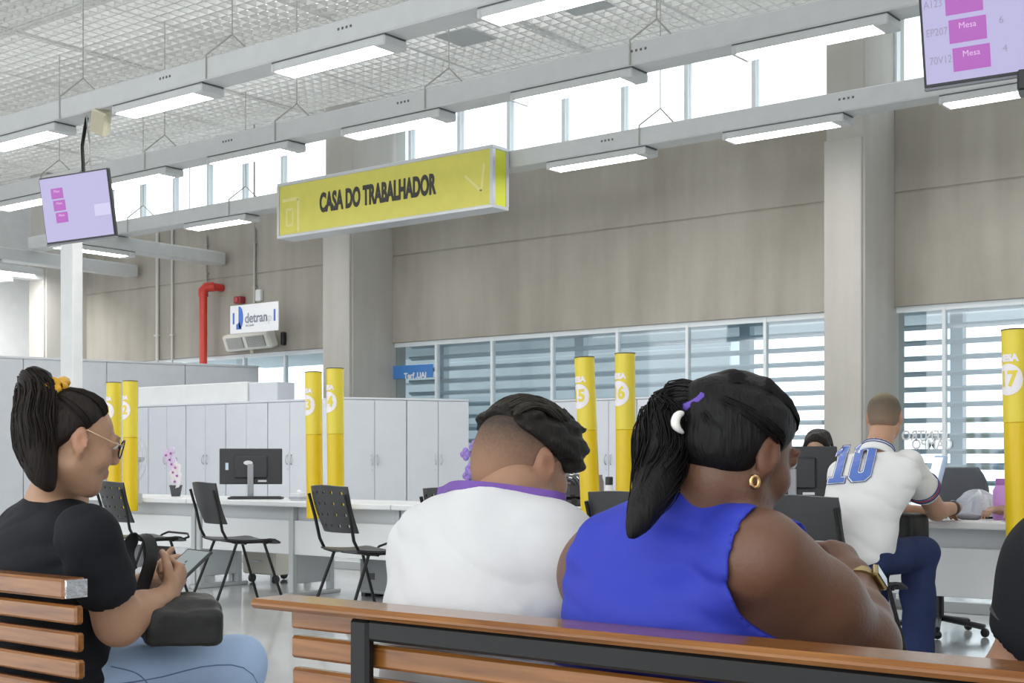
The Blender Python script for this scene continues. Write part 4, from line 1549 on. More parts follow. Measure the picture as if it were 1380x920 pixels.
class Sdf:
    def __init__(s):
        s.ops = []
        s.disp = []

    def _add(s, fn, c, R, k, op):
        s.ops.append((fn, np.asarray(c, float), R, k, op))
        return s

    def cone(s, a, b, ra, rb=None, k=.02, op='u'):
        rb = ra if rb is None else rb
        a, b = np.asarray(a, float), np.asarray(b, float)
        ba = b - a
        L = float(ba @ ba) + 1e-12

        def fn(P):
            h = np.clip((P - a) @ ba / L, 0, 1)
            d = P - a - h[:, None] * ba
            return np.sqrt((d * d).sum(1)) - (ra + (rb - ra) * h)
        return s._add(fn, (a + b) / 2, math.sqrt(L) / 2 + max(ra, rb), k, op)

    def chain(s, pts, rs, k=.02, op='u'):
        for i in range(len(pts) - 1):
            s.cone(pts[i], pts[i + 1], rs[i], rs[i + 1], k, op)
        return s

    def ell(s, fr, c, r, k=.02, op='u', rot=None):
        c0 = fr(*c)
        Rm = fr.R if rot is None else fr.R @ rot
        r = np.asarray(r, float) * fr.s

        def fn(P):
            q = (P - c0) @ Rm
            k0 = np.sqrt(((q / r) ** 2).sum(1))
            k1 = np.sqrt(((q / (r * r)) ** 2).sum(1)) + 1e-9
            return np.where(k0 < .05, -r.min(), k0 * (k0 - 1) / k1)
        return s._add(fn, c0, r.max(), k, op)

    def box(s, fr, c, h, rad=.01, k=.02, op='u', rot=None):
        c0 = fr(*c)
        Rm = fr.R if rot is None else fr.R @ rot
        h = np.asarray(h, float) * fr.s - rad

        def fn(P):
            q = np.abs((P - c0) @ Rm) - h
            return np.sqrt((np.maximum(q, 0) ** 2).sum(1)) + np.minimum(q.max(1), 0) - rad
        return s._add(fn, c0, float(np.linalg.norm(h)) + rad, k, op)

    def plane(s, p, n, k=.005):
        """keep the side the normal points away from"""
        p, n = np.asarray(p, float), np.asarray(n, float)
        n = n / np.linalg.norm(n)
        return s._add(lambda P: (P - p) @ n, p, 1e9, k, 'i')

    def neck_hole(s, c, ax, r, k=.006):
        c, ax = np.asarray(c, float), np.asarray(ax, float)
        ax = ax / np.linalg.norm(ax)

        def fn(P):
            h = (P - c) @ ax
            q = P - c - h[:, None] * ax
            return np.maximum(np.sqrt((q * q).sum(1)) - r - .1 * np.clip(h, 0, .3), -h)
        return s._add(fn, c, 1e9, k, 's')

    def noise(s, amp, freq, fr=ID, ofs=0.0, mask=None):
        freq = np.asarray(freq, float)

        def fn(P):
            d = amp * vnoise(fr.inv(P) * freq + ofs + 100)
            return d if mask is None else d * mask(P)
        s.disp.append((fn, amp))
        return s

    def folds(s, amp, freq, fr=ID, ofs=0.0, rot=None, mask=None):
        freq = np.asarray(freq, float)

        def fn(P):
            q = fr.inv(P)
            if rot is not None:
                q = q @ rot
            n = vnoise(q * freq + ofs + 100) + .35 * vnoise(q * freq * 2.1 + ofs + 31)
            d = amp * (.3 - np.minimum(np.abs(n) ** .8, .8))
            return d if mask is None else d * mask(q)
        s.disp.append((fn, amp))
        return s

    def eval(s, P, ops=None):
        d = np.full(len(P), 1e3)
        todo = list(s.disp)
        for fn, c, R, k, op in (s.ops if ops is None else ops):
            if op != 'u' and todo:
                for f2, a in todo:
                    d = d + f2(P)
                todo = []
            e = fn(P)
            if op == 'u':
                if k > 0:
                    h = np.maximum(k - np.abs(d - e), 0) / k
                    d = np.minimum(d, e) - h * h * k * .25
                else:
                    d = np.minimum(d, e)
            else:
                if op == 's':
                    e = -e
                if k > 0:
                    h = np.maximum(k - np.abs(d - e), 0) / k
                    d = np.maximum(d, e) + h * h * k * .25
                else:
                    d = np.maximum(d, e)
        for fn, a in todo:
            d = d + fn(P)
        return d

    def mesh(s, h, pad=.02):
        us = [o for o in s.ops if o[4] == 'u']
        lo = np.min([o[1] - o[2] for o in us], 0) - pad
        hi = np.max([o[1] + o[2] for o in us], 0) + pad
        B = 10
        nb = np.ceil((hi - lo) / (h * B)).astype(int)
        n = nb * B + 1
        # block centres
        g = np.stack(np.meshgrid(*[np.arange(k) for k in nb], indexing='ij'), -1).reshape(-1, 3)
        cen = lo + (g + .5) * h * B
        dc = s.eval(cen)
        Rb = h * B * math.sqrt(3) / 2
        D = np.empty(tuple(n), np.float32)
        big = np.repeat(np.repeat(np.repeat(dc.reshape(nb), B, 0), B, 1), B, 2)
        D[:-1, :-1, :-1] = big
        D[-1], D[:, -1], D[:, :, -1] = 1, 1, 1
        act = np.where(np.abs(dc) < Rb * 1.6 + .03)[0]
        off = np.stack(np.meshgrid(*[np.arange(B + 1)] * 3, indexing='ij'), -1).reshape(-1, 3)
        for a in act:
            b0 = g[a] * B
            c = cen[a]
            ops = []
            for o in s.ops:
                if o[4] == 'i' or np.linalg.norm(o[1] - c) - o[2] < Rb * 1.3 + max(o[3], 0) + max(dc[a], 0) + Rb:
                    ops.append(o)
            P = lo + (b0 + off) * h
            D[b0[0]:b0[0] + B + 1, b0[1]:b0[1] + B + 1, b0[2]:b0[2] + B + 1] = s.eval(P, ops).reshape(B + 1, B + 1, B + 1)
        return surface_nets(D, lo, h)


def surface_nets(D, lo, h):
    D[0], D[-1], D[:, 0], D[:, -1], D[:, :, 0], D[:, :, -1] = 1, 1, 1, 1, 1, 1
    S = D < 0
    nx, ny, nz = D.shape
    cnt = np.zeros((nx - 1, ny - 1, nz - 1), np.int8)
    cor = [(i, j, k) for i in (0, 1) for j in (0, 1) for k in (0, 1)]
    for i, j, k in cor:
        cnt += S[i:nx - 1 + i, j:ny - 1 + j, k:nz - 1 + k]
    mix = (cnt > 0) & (cnt < 8)
    idx = np.argwhere(mix)
    pos = np.zeros((len(idx), 3))
    num = np.zeros(len(idx))
    for a in cor:
        for ax in range(3):
            if a[ax]:
                continue
            b = list(a)
            b[ax] = 1
            da = D[tuple((idx + a).T)].astype(float)
            db = D[tuple((idx + b).T)].astype(float)
            c = (da < 0) != (db < 0)
            t = np.where(c, da / np.where(c, da - db, 1), 0)
            p = np.array(a, float)[None, :].repeat(len(idx), 0)
            p[:, ax] += t
            pos += p * c[:, None]
            num += c
    V = lo + (idx + pos / num[:, None]) * h
    ids = np.full(mix.shape, -1, np.int32)
    ids[tuple(idx.T)] = np.arange(len(idx))
    Q = []
    for ax in range(3):
        b, c = (ax + 1) % 3, (ax + 2) % 3
        s0 = [slice(None)] * 3
        s1 = [slice(None)] * 3
        s0[ax], s1[ax] = slice(0, -1), slice(1, None)
        ch = S[tuple(s0)] != S[tuple(s1)]
        e = np.argwhere(ch)
        e = e[(e[:, b] > 0) & (e[:, c] > 0)]
        eb, ec = np.eye(3, dtype=int)[b], np.eye(3, dtype=int)[c]
        q = np.stack([ids[tuple((e - o).T)] for o in (0 * eb, eb, eb + ec, ec)], 1)
        fl = S[tuple(e.T)]
        q[~fl] = q[~fl][:, ::-1]
        Q.append(q)
    Q = np.concatenate(Q)
    return V, Q


def smooth_verts(V, Q, it=1, f=.5):
    for _ in range(it):
        A = np.zeros_like(V)
        n = np.zeros(len(V))
        for i in range(4):
            for j in (1, 3):
                np.add.at(A, Q[:, i], V[Q[:, (i + j) % 4]])
                np.add.at(n, Q[:, i], 1)
        V = V * (1 - f) + A / n[:, None] * f
    return V


def sdf_obj(name, S, h, m, parent=None, origin=None, color=None, smooth=1, label=None, cull=None):
    V, Q = S.mesh(h)
    if cull is not None:
        pass
    if smooth:
        V = smooth_verts(V, Q, smooth)
    og = ORG[parent.name] if parent is not None else np.asarray(origin, float)
    me = bpy.data.meshes.new(name)
    me.vertices.add(len(V))
    me.vertices.foreach_set('co', (V - og).astype(np.float32).ravel())
    me.loops.add(Q.size)
    me.loops.foreach_set('vertex_index', Q.astype(np.int32).ravel())
    me.polygons.add(len(Q))
    me.polygons.foreach_set('loop_start', np.arange(0, Q.size, 4, dtype=np.int32))
    try:
        me.polygons.foreach_set('loop_total', np.full(len(Q), 4, np.int32))
    except Exception:
        pass
    me.update(calc_edges=True)
    me.validate()
    me.polygons.foreach_set('use_smooth', np.ones(len(me.polygons), bool))
    if color is not None:
        ca = me.color_attributes.new('Col', 'FLOAT_COLOR', 'POINT')
        C = np.ones((len(V), 4), np.float32)
        C[:, :3] = color(V)
        ca.data.foreach_set('color', C.ravel())
    me.materials.append(m)
    o = bpy.data.objects.new(name, me)
    COL.objects.link(o)
    if parent is not None:
        o.parent = parent
    else:
        o.location = og
    ORG[o.name] = og
    if label:
        o['label'] = label
    return o


# ------------------------------------------------------------------ anatomy


def head_prims(S, H, ear=1.0, jaw=1.0, face=1.0):
    """H: Frame at the middle of the head, true height about .23 at scale 1"""
    s = H.s
    S.ell(H, (0, -.014, .030), (.074, .094, .083), .0)
    S.ell(H, (0, .026, -.030), (.059 * jaw, .060, .080), .03)
    S.cone(H(0, .052, -.088), H(0, .064, -.098), .020 * s, .017 * s, .03)
    for q in (-1, 1):
        S.cone(H(q * .050 * jaw, -.004, -.055), H(q * .020, .052, -.094), .020 * s, .018 * s, .03)
        S.ell(H, (q * .038, .058, -.025), (.024, .024, .026), .02)
        S.ell(H, (q * .032, .093, .016), (.017, .012, .011), .014, 's')
        S.ell(H, (q * .032, .079, .016), (.0155, .012, .0095), .005)
        S.cone(H(q * .016, .090, .034), H(q * .046, .078, .034), .007 * s, .006 * s, .012)
        S.ell(H, (q * .010, .094, -.026), (.008, .010, .007), .008)
        # ear: flat rim with a hollow and a lobe
        rot = rotz(-q * .35) @ rotx(.18)
        S.ell(H, (q * .079, -.010, .002), (.0085 * ear, .021 * ear, .033 * ear), .008, rot=rot)
        S.ell(H, (q * .073, -.002, -.030), (.008, .010, .012), .008)
        S.ell(H, (q * .089, -.006, .004), (.007, .011, .019), .004, 's', rot=rot)
    S.chain([H(0, .086, .028), H(0, .094, .004), H(0, .103, -.018)], [.007 * s, .0075 * s, .0095 * s], .012)
    S.cone(H(-.016, .086, -.052), H(.016, .086, -.052), .0065 * s, None, .006)
    S.cone(H(-.014, .085, -.063), H(.014, .085, -.063), .0075 * s, None, .006)
    S.cone(H(-.022, .088, -.0575), H(.022, .088, -.0575), .0018 * s, None, .003, 's')


def eyes(H, parent, iris=(.05, .03, .02)):
    for q in (-1, 1):
        m = MB().ball(H(q * .032, .0805, .016), .0118 * H.s, 14, 10)
        e = m.build('eye', mat('eye_white', (.75, .73, .70), .2), parent, smooth=True)
        d = H.R @ V3(q * .06, 1, -.35)
        d /= np.linalg.norm(d)
        MB().ball(H(q * .032, .0805, .016) + d * .0066 * H.s, .0062 * H.s, 10, 8).build('iris', mat('dark_iris', iris, .1), e, smooth=True)


def hand_prims(S, wrist, d, n, thumb, curl=(.5, .6, .6, .7), scale=1.0, spread=.06, thumb_curl=.4, wr=.026):
    """palm and five bent fingers; d: wrist to knuckles, n: way the palm faces, thumb: side of the thumb"""
    d = d / np.linalg.norm(d)
    n = n - d * (n @ d)
    n /= np.linalg.norm(n)
    l = thumb - d * (thumb @ d) - n * (thumb @ n)
    l /= np.linalg.norm(l)
    q = scale
    for j, o in enumerate((.026, .009, -.009, -.025)):
        S.cone(wrist + l * o * .55 * q, wrist + d * .082 * q + l * o * q + n * (-.002 if j in (1, 2) else .002) * q, .0165 * q, .0125 * q, .014)
    S.cone(wrist + d * .02 * q + n * .006 * q, wrist + d * .06 * q + n * .008 * q, .02 * q, .018 * q, .015)
    ln = [(.040, .026, .021), (.045, .029, .022), (.042, .027, .022), (.033, .021, .019)]
    for j, o in enumerate((.027, .009, -.009, -.026)):
        p = wrist + d * .082 * q + l * o * q
        a = 0
        e = d * math.cos(spread * (o / .02)) + l * math.sin(spread * (o / .02))
        r = (.0098, .0098, .0095, .0082)[j] * q
        for m_, L in enumerate(ln[j]):
            a += curl[j] * (.9, 1.1, .8)[m_]
            v = e * math.cos(a) + n * math.sin(a)
            p2 = p + v * L * q
            S.cone(p, p2, r, r * .92, .004)
            S.ell(ID, tuple(p), (r * 1.05,) * 3, .004)
            r *= .92
            p = p2
    p = wrist + d * .022 * q + l * .026 * q
    v = d * .55 + l * .75 + n * .35
    v /= np.linalg.norm(v)
    p2 = p + v * .042 * q
    S.cone(p, p2, .0155 * q, .0125 * q, .012)
    v = v * math.cos(thumb_curl) + (d * .7 + n * .5 - l * .2) * math.sin(thumb_curl)
    v /= np.linalg.norm(v)
    p3 = p2 + v * .034 * q
    S.cone(p2, p3, .0118 * q, .0105 * q, .005)
    v = v * math.cos(thumb_curl) + (d * .5 + n * .6 - l * .5) * math.sin(thumb_curl)
    v /= np.linalg.norm(v)
    S.cone(p3, p3 + v * .026 * q, .0105 * q, .0085 * q, .004)


def strand_mesh(paths, r, n=3):
    m = MB()
    for p in paths:
        k = len(p)
        m.tube(p, [r * (1 - .75 * (i / (k - 1)) ** 3) for i in range(k)], n, cap=False)
    return m


def spline(pts, n):
    P = np.array(pts, float)
    t = np.linspace(0, len(P) - 1, n)
    out = []
    for u in t:
        i = min(int(u), len(P) - 2)
        f = u - i
        p0, p1, p2, p3 = P[max(i - 1, 0)], P[i], P[i + 1], P[min(i + 2, len(P) - 1)]
        out.append(.5 * ((2 * p1) + (-p0 + p2) * f + (2 * p0 - 5 * p1 + 4 * p2 - p3) * f * f + (-p0 + 3 * p1 - 3 * p2 + p3) * f ** 3))
    return out
# ================================================================== people


class Sitter:
    """a seated figure: fr is its frame on the floor under the pelvis"""

    def __init__(s, x, y, heading, **k):
        s.fr = Frame((x, y, 0), math.radians(heading))
        d = dict(hip=(.17, .13), waist=(.15, .115), chest=(.155, .115), sh=.17, zs=.93, hy=.03, wy=.0, cy=.0, sy=.0, shx=0.0,
                 girdle=.058, thigh=(.085, .062), shin=(.056, .04), knee=.46, kx=.11, kz=.54, hz=.53, foot=.13, ank=.10, trap=.075, cz=.83, wz=.68)
        d.update(k)
        s.__dict__.update(d)

    def torso(s, S, off=0.0, k=.07):
        f = s.fr
        S.ell(f, (0, s.hy, s.hz + .01), (s.hip[0] + off, s.hip[1] + off, .12 + off), k)
        S.ell(f, (s.shx * .3, s.wy, s.wz), (s.waist[0] + off, s.waist[1] + off, .16 + off), k)
        S.ell(f, (s.shx * .8, s.cy, s.cz), (s.chest[0] + off, s.chest[1] + off, .16 + off), k)
        S.cone(f(s.shx - s.sh + .035, s.sy, s.zs - .01), f(s.shx + s.sh - .035, s.sy, s.zs - .01), s.girdle + off, None, k)
        for q in (-1, 1):
            S.cone(f(s.shx + q * (s.sh - .05), s.sy, s.zs + .015), f(s.shx + q * .02, s.sy + .015, s.zs + s.trap), .042 + off, .045 + off, .05)

    def legs(s, S, off=0.0, feet=True, k=.03):
        f = s.fr
        for q in (-1, 1):
            hipj, kn, an = f(q * .085, .04, s.hz), f(q * s.kx, s.knee, s.kz), f(q * (s.kx + .0), s.knee - .02, s.ank)
            S.cone(hipj, kn, s.thigh[0] + off, s.thigh[1] + off, k)
            S.cone(kn, kn * .62 + an * .38 + f.R @ V3(0, -.015, 0), s.thigh[1] + off, s.shin[0] + off, .02)
            S.cone(kn * .62 + an * .38 + f.R @ V3(0, -.015, 0), an, s.shin[0] + off, s.shin[1] + off, .02)

    def shoes(s, parent, m, sole):
        f = s.fr
        for q in (-1, 1):
            a = f(q * s.kx, s.knee - .04, .045)
            b = f(q * (s.kx + .015), s.knee + .14, .035)
            S = Sdf().cone(a, b, .040, .034, .02).cone(a, f(q * s.kx, s.knee - .02, s.ank), .036, .04, .02)
            S.plane((0, 0, .012), (0, 0, -1), .003)
            sh = sdf_obj('shoe', S, .008, m, parent)
            S = Sdf().cone(f(q * s.kx, s.knee - .04, .02), f(q * (s.kx + .015), s.knee + .145, .02), .043, .038, .02)
            S.plane((0, 0, .022), (0, 0, 1), .002).plane((0, 0, .0), (0, 0, -1), .002)
            sdf_obj('sole', S, .008, sole, sh)


def skin(name, c, rough=.48):
    return mat(name, c, rough, var=.05, vscale=9, bump=.12, bscale=160, attr='Col', spec=.4)


def skin_color(H, base, lip, extra=None):
    base, lip = np.array(base), np.array(lip)

    def fn(V):
        C = np.tile(base, (len(V), 1))
        L = H.inv(V)
        m = np.exp(-((L[:, 0] / .020) ** 2 + ((L[:, 1] - .088) / .016) ** 2 + ((L[:, 2] + .0575) / .0085) ** 2))
        C += (lip - base) * np.clip(m * 1.3, 0, 1)[:, None]
        # rosier ears and cheeks
        e = np.exp(-(((np.abs(L[:, 0]) - .081) / .010) ** 2 + ((L[:, 1] + .008) / .028) ** 2 + (L[:, 2] / .04) ** 2))
        C *= (1 + e[:, None] * np.array([.06, -.10, -.12]))
        # brows
        b = np.exp(-(((np.abs(L[:, 0]) - .031) / .016) ** 2 + ((L[:, 1] - .085) / .02) ** 2 + ((L[:, 2] - .039) / .0045) ** 2))
        C *= (1 - .8 * np.clip(b * 1.2, 0, 1)[:, None])
        if extra:
            C = extra(V, L, C)
        return C
    return fn


def collar(T, c, ax, r):
    """cut the neckline flat and sink a shallow opening into it"""
    ax = ax / np.linalg.norm(ax)
    T.plane(c, ax, .006)
    T.neck_hole(c - ax * .008, ax, r, .005)


def hair_mat(name, c, rough=.5):
    return mat(name, c, rough, var=.35, vscale=3, bump=.4, bscale=10, stretch=(18, 18, 2.5), spec=.22)


M_hair = hair_mat('black_brown_hair', (.015, .010, .008))
M_hair2 = hair_mat('black_hair', (.006, .0055, .0055))
M_hairb = hair_mat('brown_black_short_hair', (.014, .012, .010), .55)


def cap_hair(S, H, grow=.012, front=(.080, .074), low=-.062, k=.0, noise=.0022):
    S.ell(H, (0, -.016, .032), (.074 + grow, .094 + grow, .083 + grow), k)
    S.ell(H, (0, -.045, -.012), (.060 + grow * .6, .058 + grow * .6, .060), .03)
    S.plane(H(0, front[0], front[1]), H.R @ V3(0, .76, -.65), .012)
    S.plane(H(0, -.08, low), H.R @ V3(0, -.15, -1), .012)
    for q in (-1, 1):
        S.ell(H, (q * .090, -.004, -.006), (.030, .026, .044), .008, 's')
    p1, n1 = H(0, front[0], front[1]), H.R @ (V3(0, .76, -.65))
    p2, n2 = H(0, -.08, low), H.R @ (V3(0, -.15, -1) / 1.011)

    def taper(P):
        return (grow + .003) * np.exp(-np.clip(-((P - p1) @ n1), 0, 1) / .014) + (grow) * np.exp(-np.clip(-((P - p2) @ n2), 0, 1) / .012)
    S.disp.append((taper, grow))
    if noise:
        S.noise(noise, (150, 30, 90), H)


def combed_strands(H, rnd, n, base, grow=.014, low=-.05, front=(.076, .066)):
    """fine locks lying on the skull and drawn back to the knot at local point base"""
    out = []
    base = np.array(base)
    for _ in range(n):
        a = rnd.uniform(-.75, .75)
        s = rnd.choice((-1, 1))
        # start on the hairline: forehead, temple or nape
        t = rnd.random()
        if t < .55:
            p = V3(s * .076 * abs(a), .082 * math.sqrt(max(0, 1 - a * a * .8)), .086 - .05 * a * a)
        elif t < .8:
            p = V3(s * .078, .026 - .01 * rnd.random(), .036 - .02 * rnd.random()) if rnd.random() < .5 else V3(s * .074, -.045 - .02 * rnd.random(), -.01 - .035 * rnd.random())
        else:
            p = V3(.06 * a, -.075, low + .012 * rnd.random())
        nn = V3(0, .76, -.65)
        ov = (p - V3(0, *front)) @ nn + .004
        if ov > 0:
            p = p - nn * ov
        pts = []
        for i in range(9):
            u = i / 8
            q = p * (1 - u) + base * u
            c = q - V3(0, -.016, .032)
            r = V3(.074, .094, .083) + grow * min(1, .12 + u * 4) + .001 * rnd.random()
            L = math.sqrt(((c / r) ** 2).sum())
            if u < .85:
                c = c / L
            else:
                c = c / L * (1 - (u - .85) / .15) + c * (u - .85) / .15
            pts.append(H(c + V3(0, -.016, .032)))
        out.append(pts)
    return out


def tail_strands(path, rad, rnd, n, jitter=.25, seg=16):
    ctr = spline(path, seg)
    out = []
    for _ in range(n):
        a, q = rnd.uniform(0, 2 * math.pi), math.sqrt(rnd.random()) * 1.15
        w, ph = rnd.uniform(.0, .006), rnd.uniform(0, 6)
        pts = []
        L = rnd.uniform(.8, 1.0)
        for i in range(seg):
            u = i / (seg - 1)
            fi = u * L * (seg - 1)
            i0 = min(int(fi), seg - 2)
            c = ctr[i0] + (ctr[i0 + 1] - ctr[i0]) * (fi - i0)
            d = ctr[i0 + 1] - ctr[i0]
            d = d / np.linalg.norm(d)
            x = np.cross(d, V3(.3, .2, 1))
            x /= np.linalg.norm(x)
            y = np.cross(d, x)
            r = np.interp(u, np.linspace(0, 1, len(rad)), rad) * q
            pts.append(c + r * (math.cos(a + .4 * u) * x + math.sin(a + .4 * u) * y) + w * math.sin(ph + 7 * u) * x)
        out.append(pts)
    return out


def project_decal(S, mb, dirv, gap=.0015):
    """slide flat artwork along dirv until it lies on the surface of S"""
    P = np.array(mb.v, float)
    for _ in range(40):
        d = S.eval(P)
        P = P + dirv * np.clip(d - gap, -.01, .05)[:, None] * .9
    mb.v = [tuple(p) for p in P]
    return mb


def ring_on(S, c, ax, n=40, r0=.2):
    """closed loop where the surface of S meets the plane through c across ax"""
    ax = ax / np.linalg.norm(ax)
    u = np.cross(ax, V3(0, 0, 1) if abs(ax[2]) < .9 else V3(1, 0, 0))
    u /= np.linalg.norm(u)
    w = np.cross(ax, u)
    D = np.array([math.cos(a) * u + math.sin(a) * w for a in np.linspace(0, 2 * math.pi, n + 1)[:-1]])
    t = np.full(n, .0)
    lo, hi = np.zeros(n), np.full(n, r0)
    for _ in range(26):
        t = (lo + hi) / 2
        ins = S.eval(c + D * t[:, None]) < 0
        lo = np.where(ins, t, lo)
        hi = np.where(ins, hi, t)
    return c + D * t[:, None]


def band(loop, ax, w, th, m, name, parent):
    ax = ax / np.linalg.norm(ax)
    c = loop.mean(0)
    mb = MB()
    n = len(loop)
    o = loop - c
    o = o / np.linalg.norm(o, axis=1)[:, None]
    vs = []
    for p, d in zip(loop, o):
        vs += [p - ax * w / 2 - d * th * .5, p - ax * w / 2 + d * th, p + ax * w / 2 + d * th, p + ax * w / 2 - d * th * .5]
    fs = []
    for i in range(n):
        j = (i + 1) % n
        for k in range(4):
            fs.append((4 * i + k, 4 * i + (k + 1) % 4, 4 * j + (k + 1) % 4, 4 * j + k))
    mb.add(vs, fs)
    return mb.build(name, m, parent, smooth=40)


def cloth(name, c, rough=.8, var=.06, bump=.12, bscale=350, sheen=.15):
    return mat(name, c, rough, var=var, vscale=5, bump=bump, bscale=bscale, spec=.25)


# ------------------------------------------------------------------ woman in blue
def woman_blue():
    base = (.155, .075, .046)
    x, y = W(903, 700, 2.14)[:2]
    b = Sitter(x, y, 4, hip=(.21, .15), waist=(.20, .145), chest=(.19, .135), sh=.185, zs=.915, girdle=.066, thigh=(.10, .075), cz=.80, shx=.015, kx=.14, sy=.02, cy=.01)
    f = b.fr
    H = Frame(W(996, 611, 2.10), math.radians(20), math.radians(20), math.radians(4), .97)
    S = Sdf()
    b.torso(S, 0)
    b.legs(S, -.008)
    for q in (-1, 1):
        S.cone(f(q * b.kx, b.knee - .03, .05), f(q * b.kx, b.knee + .12, .035), .036, .03, .02)
    S.chain([f(.02, .01, b.zs + .03), f(.045, .03, b.zs + .12), H(0, -.028, -.05)], [.075, .062, .058], .05)
    head_prims(S, H, ear=1.05)
    # right arm: up to the raised hand
    sh_r, el_r, wr_r = W(1022, 752, 1.99), W(1160, 868, 2.13), W(1157, 790, 2.33)
    S.cone(sh_r, sh_r * .45 + el_r * .55, .076, .072, .03).cone(sh_r * .45 + el_r * .55, el_r, .072, .058, .03)
    md = el_r * .6 + wr_r * .4
    S.cone(el_r, md, .056, .050, .03).cone(md, wr_r, .050, .029, .02)
    d = W(1132, 738, 2.39) - wr_r
    hand_prims(S, wr_r, d, V3(*(-RT * .55 + VW * .75 - np.array([0, 0, .1]))), -RT * .8 + V3(0, 0, .3), curl=(1.0, 1.05, 1.1, 1.15), scale=1.02, thumb_curl=.5)
    S.cone(wr_r, wr_r + d * .25, .030, .029, .02)
    # left arm, folded across the lap to the phone
    sh_l = f(-.172, .03, b.zs - .035)
    el_l, wr_l = f(-.165, .27, .69), f(-.02, .38, .80)
    S.cone(sh_l, el_l, .066, .054, .05).cone(el_l, wr_l, .052, .029, .03)
    hand_prims(S, wr_l, f.R @ V3(.75, .45, .35), f.R @ V3(.2, -.5, .85), f.R @ V3(-.4, .4, .7), curl=(.5, .6, .7, .8))
    col = skin_color(H, base, (.22, .075, .065))
    M = skin('deep_brown_skin', base, .42)
    p = sdf_obj('person', S, .0055, M, origin=f(0, 0, 0), color=col)
    tag(p, 'person in a sleeveless blue top with a black ponytail and a gold watch', 'person')
    eyes(H, p)
    # sleeveless top
    T = Sdf()
    b.torso(T, .011)
    T.cone(f(.02, .01, b.zs + .03), f(.04, .025, b.zs + .125), .092, .080, .05)
    T.cone(sh_r, sh_r * .75 + el_r * .25, .088, .086, .05)
    cr = W(1070, 765, 1.96)
    T.cone(cr, cr + (el_r - sh_r) * .5 + RT * .03, .104, .100, .008, 's')
    cl_ = sh_l + f.R @ V3(-.055, -.01, .04)
    T.cone(cl_, cl_ + (el_l - sh_l) * .6 + f.R @ V3(-.03, 0, 0), .092, .09, .008, 's')
    collar(T, f(.04, .02, b.zs + .098), V3(0, 0, 1) + f.R @ V3(.12, .25, 0), .066)
    T.plane((0, 0, .50), (0, 0, -1), .01)
    # creases across the back
    for (x0, z0, x1, z1, r) in ((-.16, .80, -.02, .775, .010), (-.17, .745, .02, .735, .009), (-.15, .69, .10, .70, .010), (-.02, .90, .02, .84, .008), (-.1, .86, -.03, .80, .007)):
        a_, b_ = f(x0, -.118, z0), f(x1, -.133, z1)
    msk = None
    T.noise(.006, (5, 5, 15), f, 3.3).folds(.011, (5, 5, 19), f, 7.1, roty(.18))
    sdf_obj('tank_top', T, .0055, cloth('blue_knit', (.032, .047, .42), .62, var=.06, bump=.08), p, smooth=2)
    # jeans
    J = Sdf()
    b.legs(J, .006)
    J.ell(f, (0, b.hy, b.hz), (b.hip[0] + .004, b.hip[1] + .004, .115), .04)
    J.plane((0, 0, .10), (0, 0, -1), .01)
    J.plane((0, 0, .60), (0, 0, 1), .01)
    sdf_obj('trousers', J, .009, cloth('dark_blue_denim', (.03, .04, .09)), p)
    b.shoes(p, M_black, M_white)
    # hair
    Q = Sdf()
    cap_hair(Q, H, .0145, front=(.076, .066), low=-.060)
    knot = V3(-.004, -.106, .055)
    Q.ell(H, tuple(knot), (.026, .022, .026), .03)
    hr = sdf_obj('hair', Q, .005, M_hair2, p, smooth=1)
    rnd = random.Random(2)
    tag(strand_mesh(combed_strands(H, rnd, 300, knot, .0155), .0014).build('combed_strands', M_hair2, hr, smooth=True), kind='stuff')
    path = [H(knot), W(912, 548, 2.085), W(893, 590, 2.07), W(886, 640, 2.035), W(872, 680, 1.985), W(850, 722, 1.965)]
    rad = [.020, .032, .042, .040, .034, .022, .006]
    ctr = spline(path, 14)
    rr = np.interp(np.linspace(0, 1, 14), np.linspace(0, 1, len(rad)), rad) * .82
    Q = Sdf().chain(ctr, rr, .02)
    Q.noise(.004, (60, 60, 9), ID)
    pt = sdf_obj('ponytail', Q, .006, M_hair2, p)
    tag(strand_mesh(tail_strands(path, rad, rnd, 420), .0015).build('loose_strands', M_hair2, pt, smooth=True), kind='stuff')
    # scrunchie, white clip, earring
    k0 = H(knot + V3(0, -.012, .0))
    ax = H.R @ V3(0, -1, .3)
    sc = MB()
    u_ = np.cross(ax, V3(0, 0, 1))
    u_ /= np.linalg.norm(u_)
    v_ = np.cross(ax, u_)
    sc.tube([k0 + (.020 + .002 * math.sin(5 * a)) * (math.cos(a) * u_ + math.sin(a) * v_) for a in np.linspace(0, 2 * math.pi, 25)[:-1]], .009, 8, closed=True)
    sc.build('hair_tie', mat('violet_velvet', (.12, .06, .38), .7), p, smooth=True, )
    cl = [W(921, 556, 2.03), W(913, 560, 2.025), W(910, 570, 2.022), W(914, 578, 2.022), W(921, 583, 2.03)]
    MB().tube(spline(cl, 12), [.003, .005, .0062, .007, .0072, .0072, .007, .0065, .0055, .0045, .0035, .002], 8).build('hair_clip', mat('pearl_white', (.85, .83, .78), .25), p, smooth=True)
    e0 = W(1017, 649, 2.012)
    MB().tube([e0 + .0085 * (math.cos(a) * (RT * .75 + VW * .3) + math.sin(a) * V3(0, 0, 1)) for a in np.linspace(0, 2 * math.pi, 17)[:-1]], .0034, 8, closed=True).build('earring', mat('gold_hoop', (.75, .50, .22), .2, metal=1), p, smooth=True)
    # watch
    ax = (wr_r - md)
    ax /= np.linalg.norm(ax)
    wc = wr_r - ax * .004
    loop = ring_on(Sdf().cone(el_r, md, .056, .050, .03).cone(md, wr_r + ax * .05, .050, .028, .02), wc, ax, 36, .08)
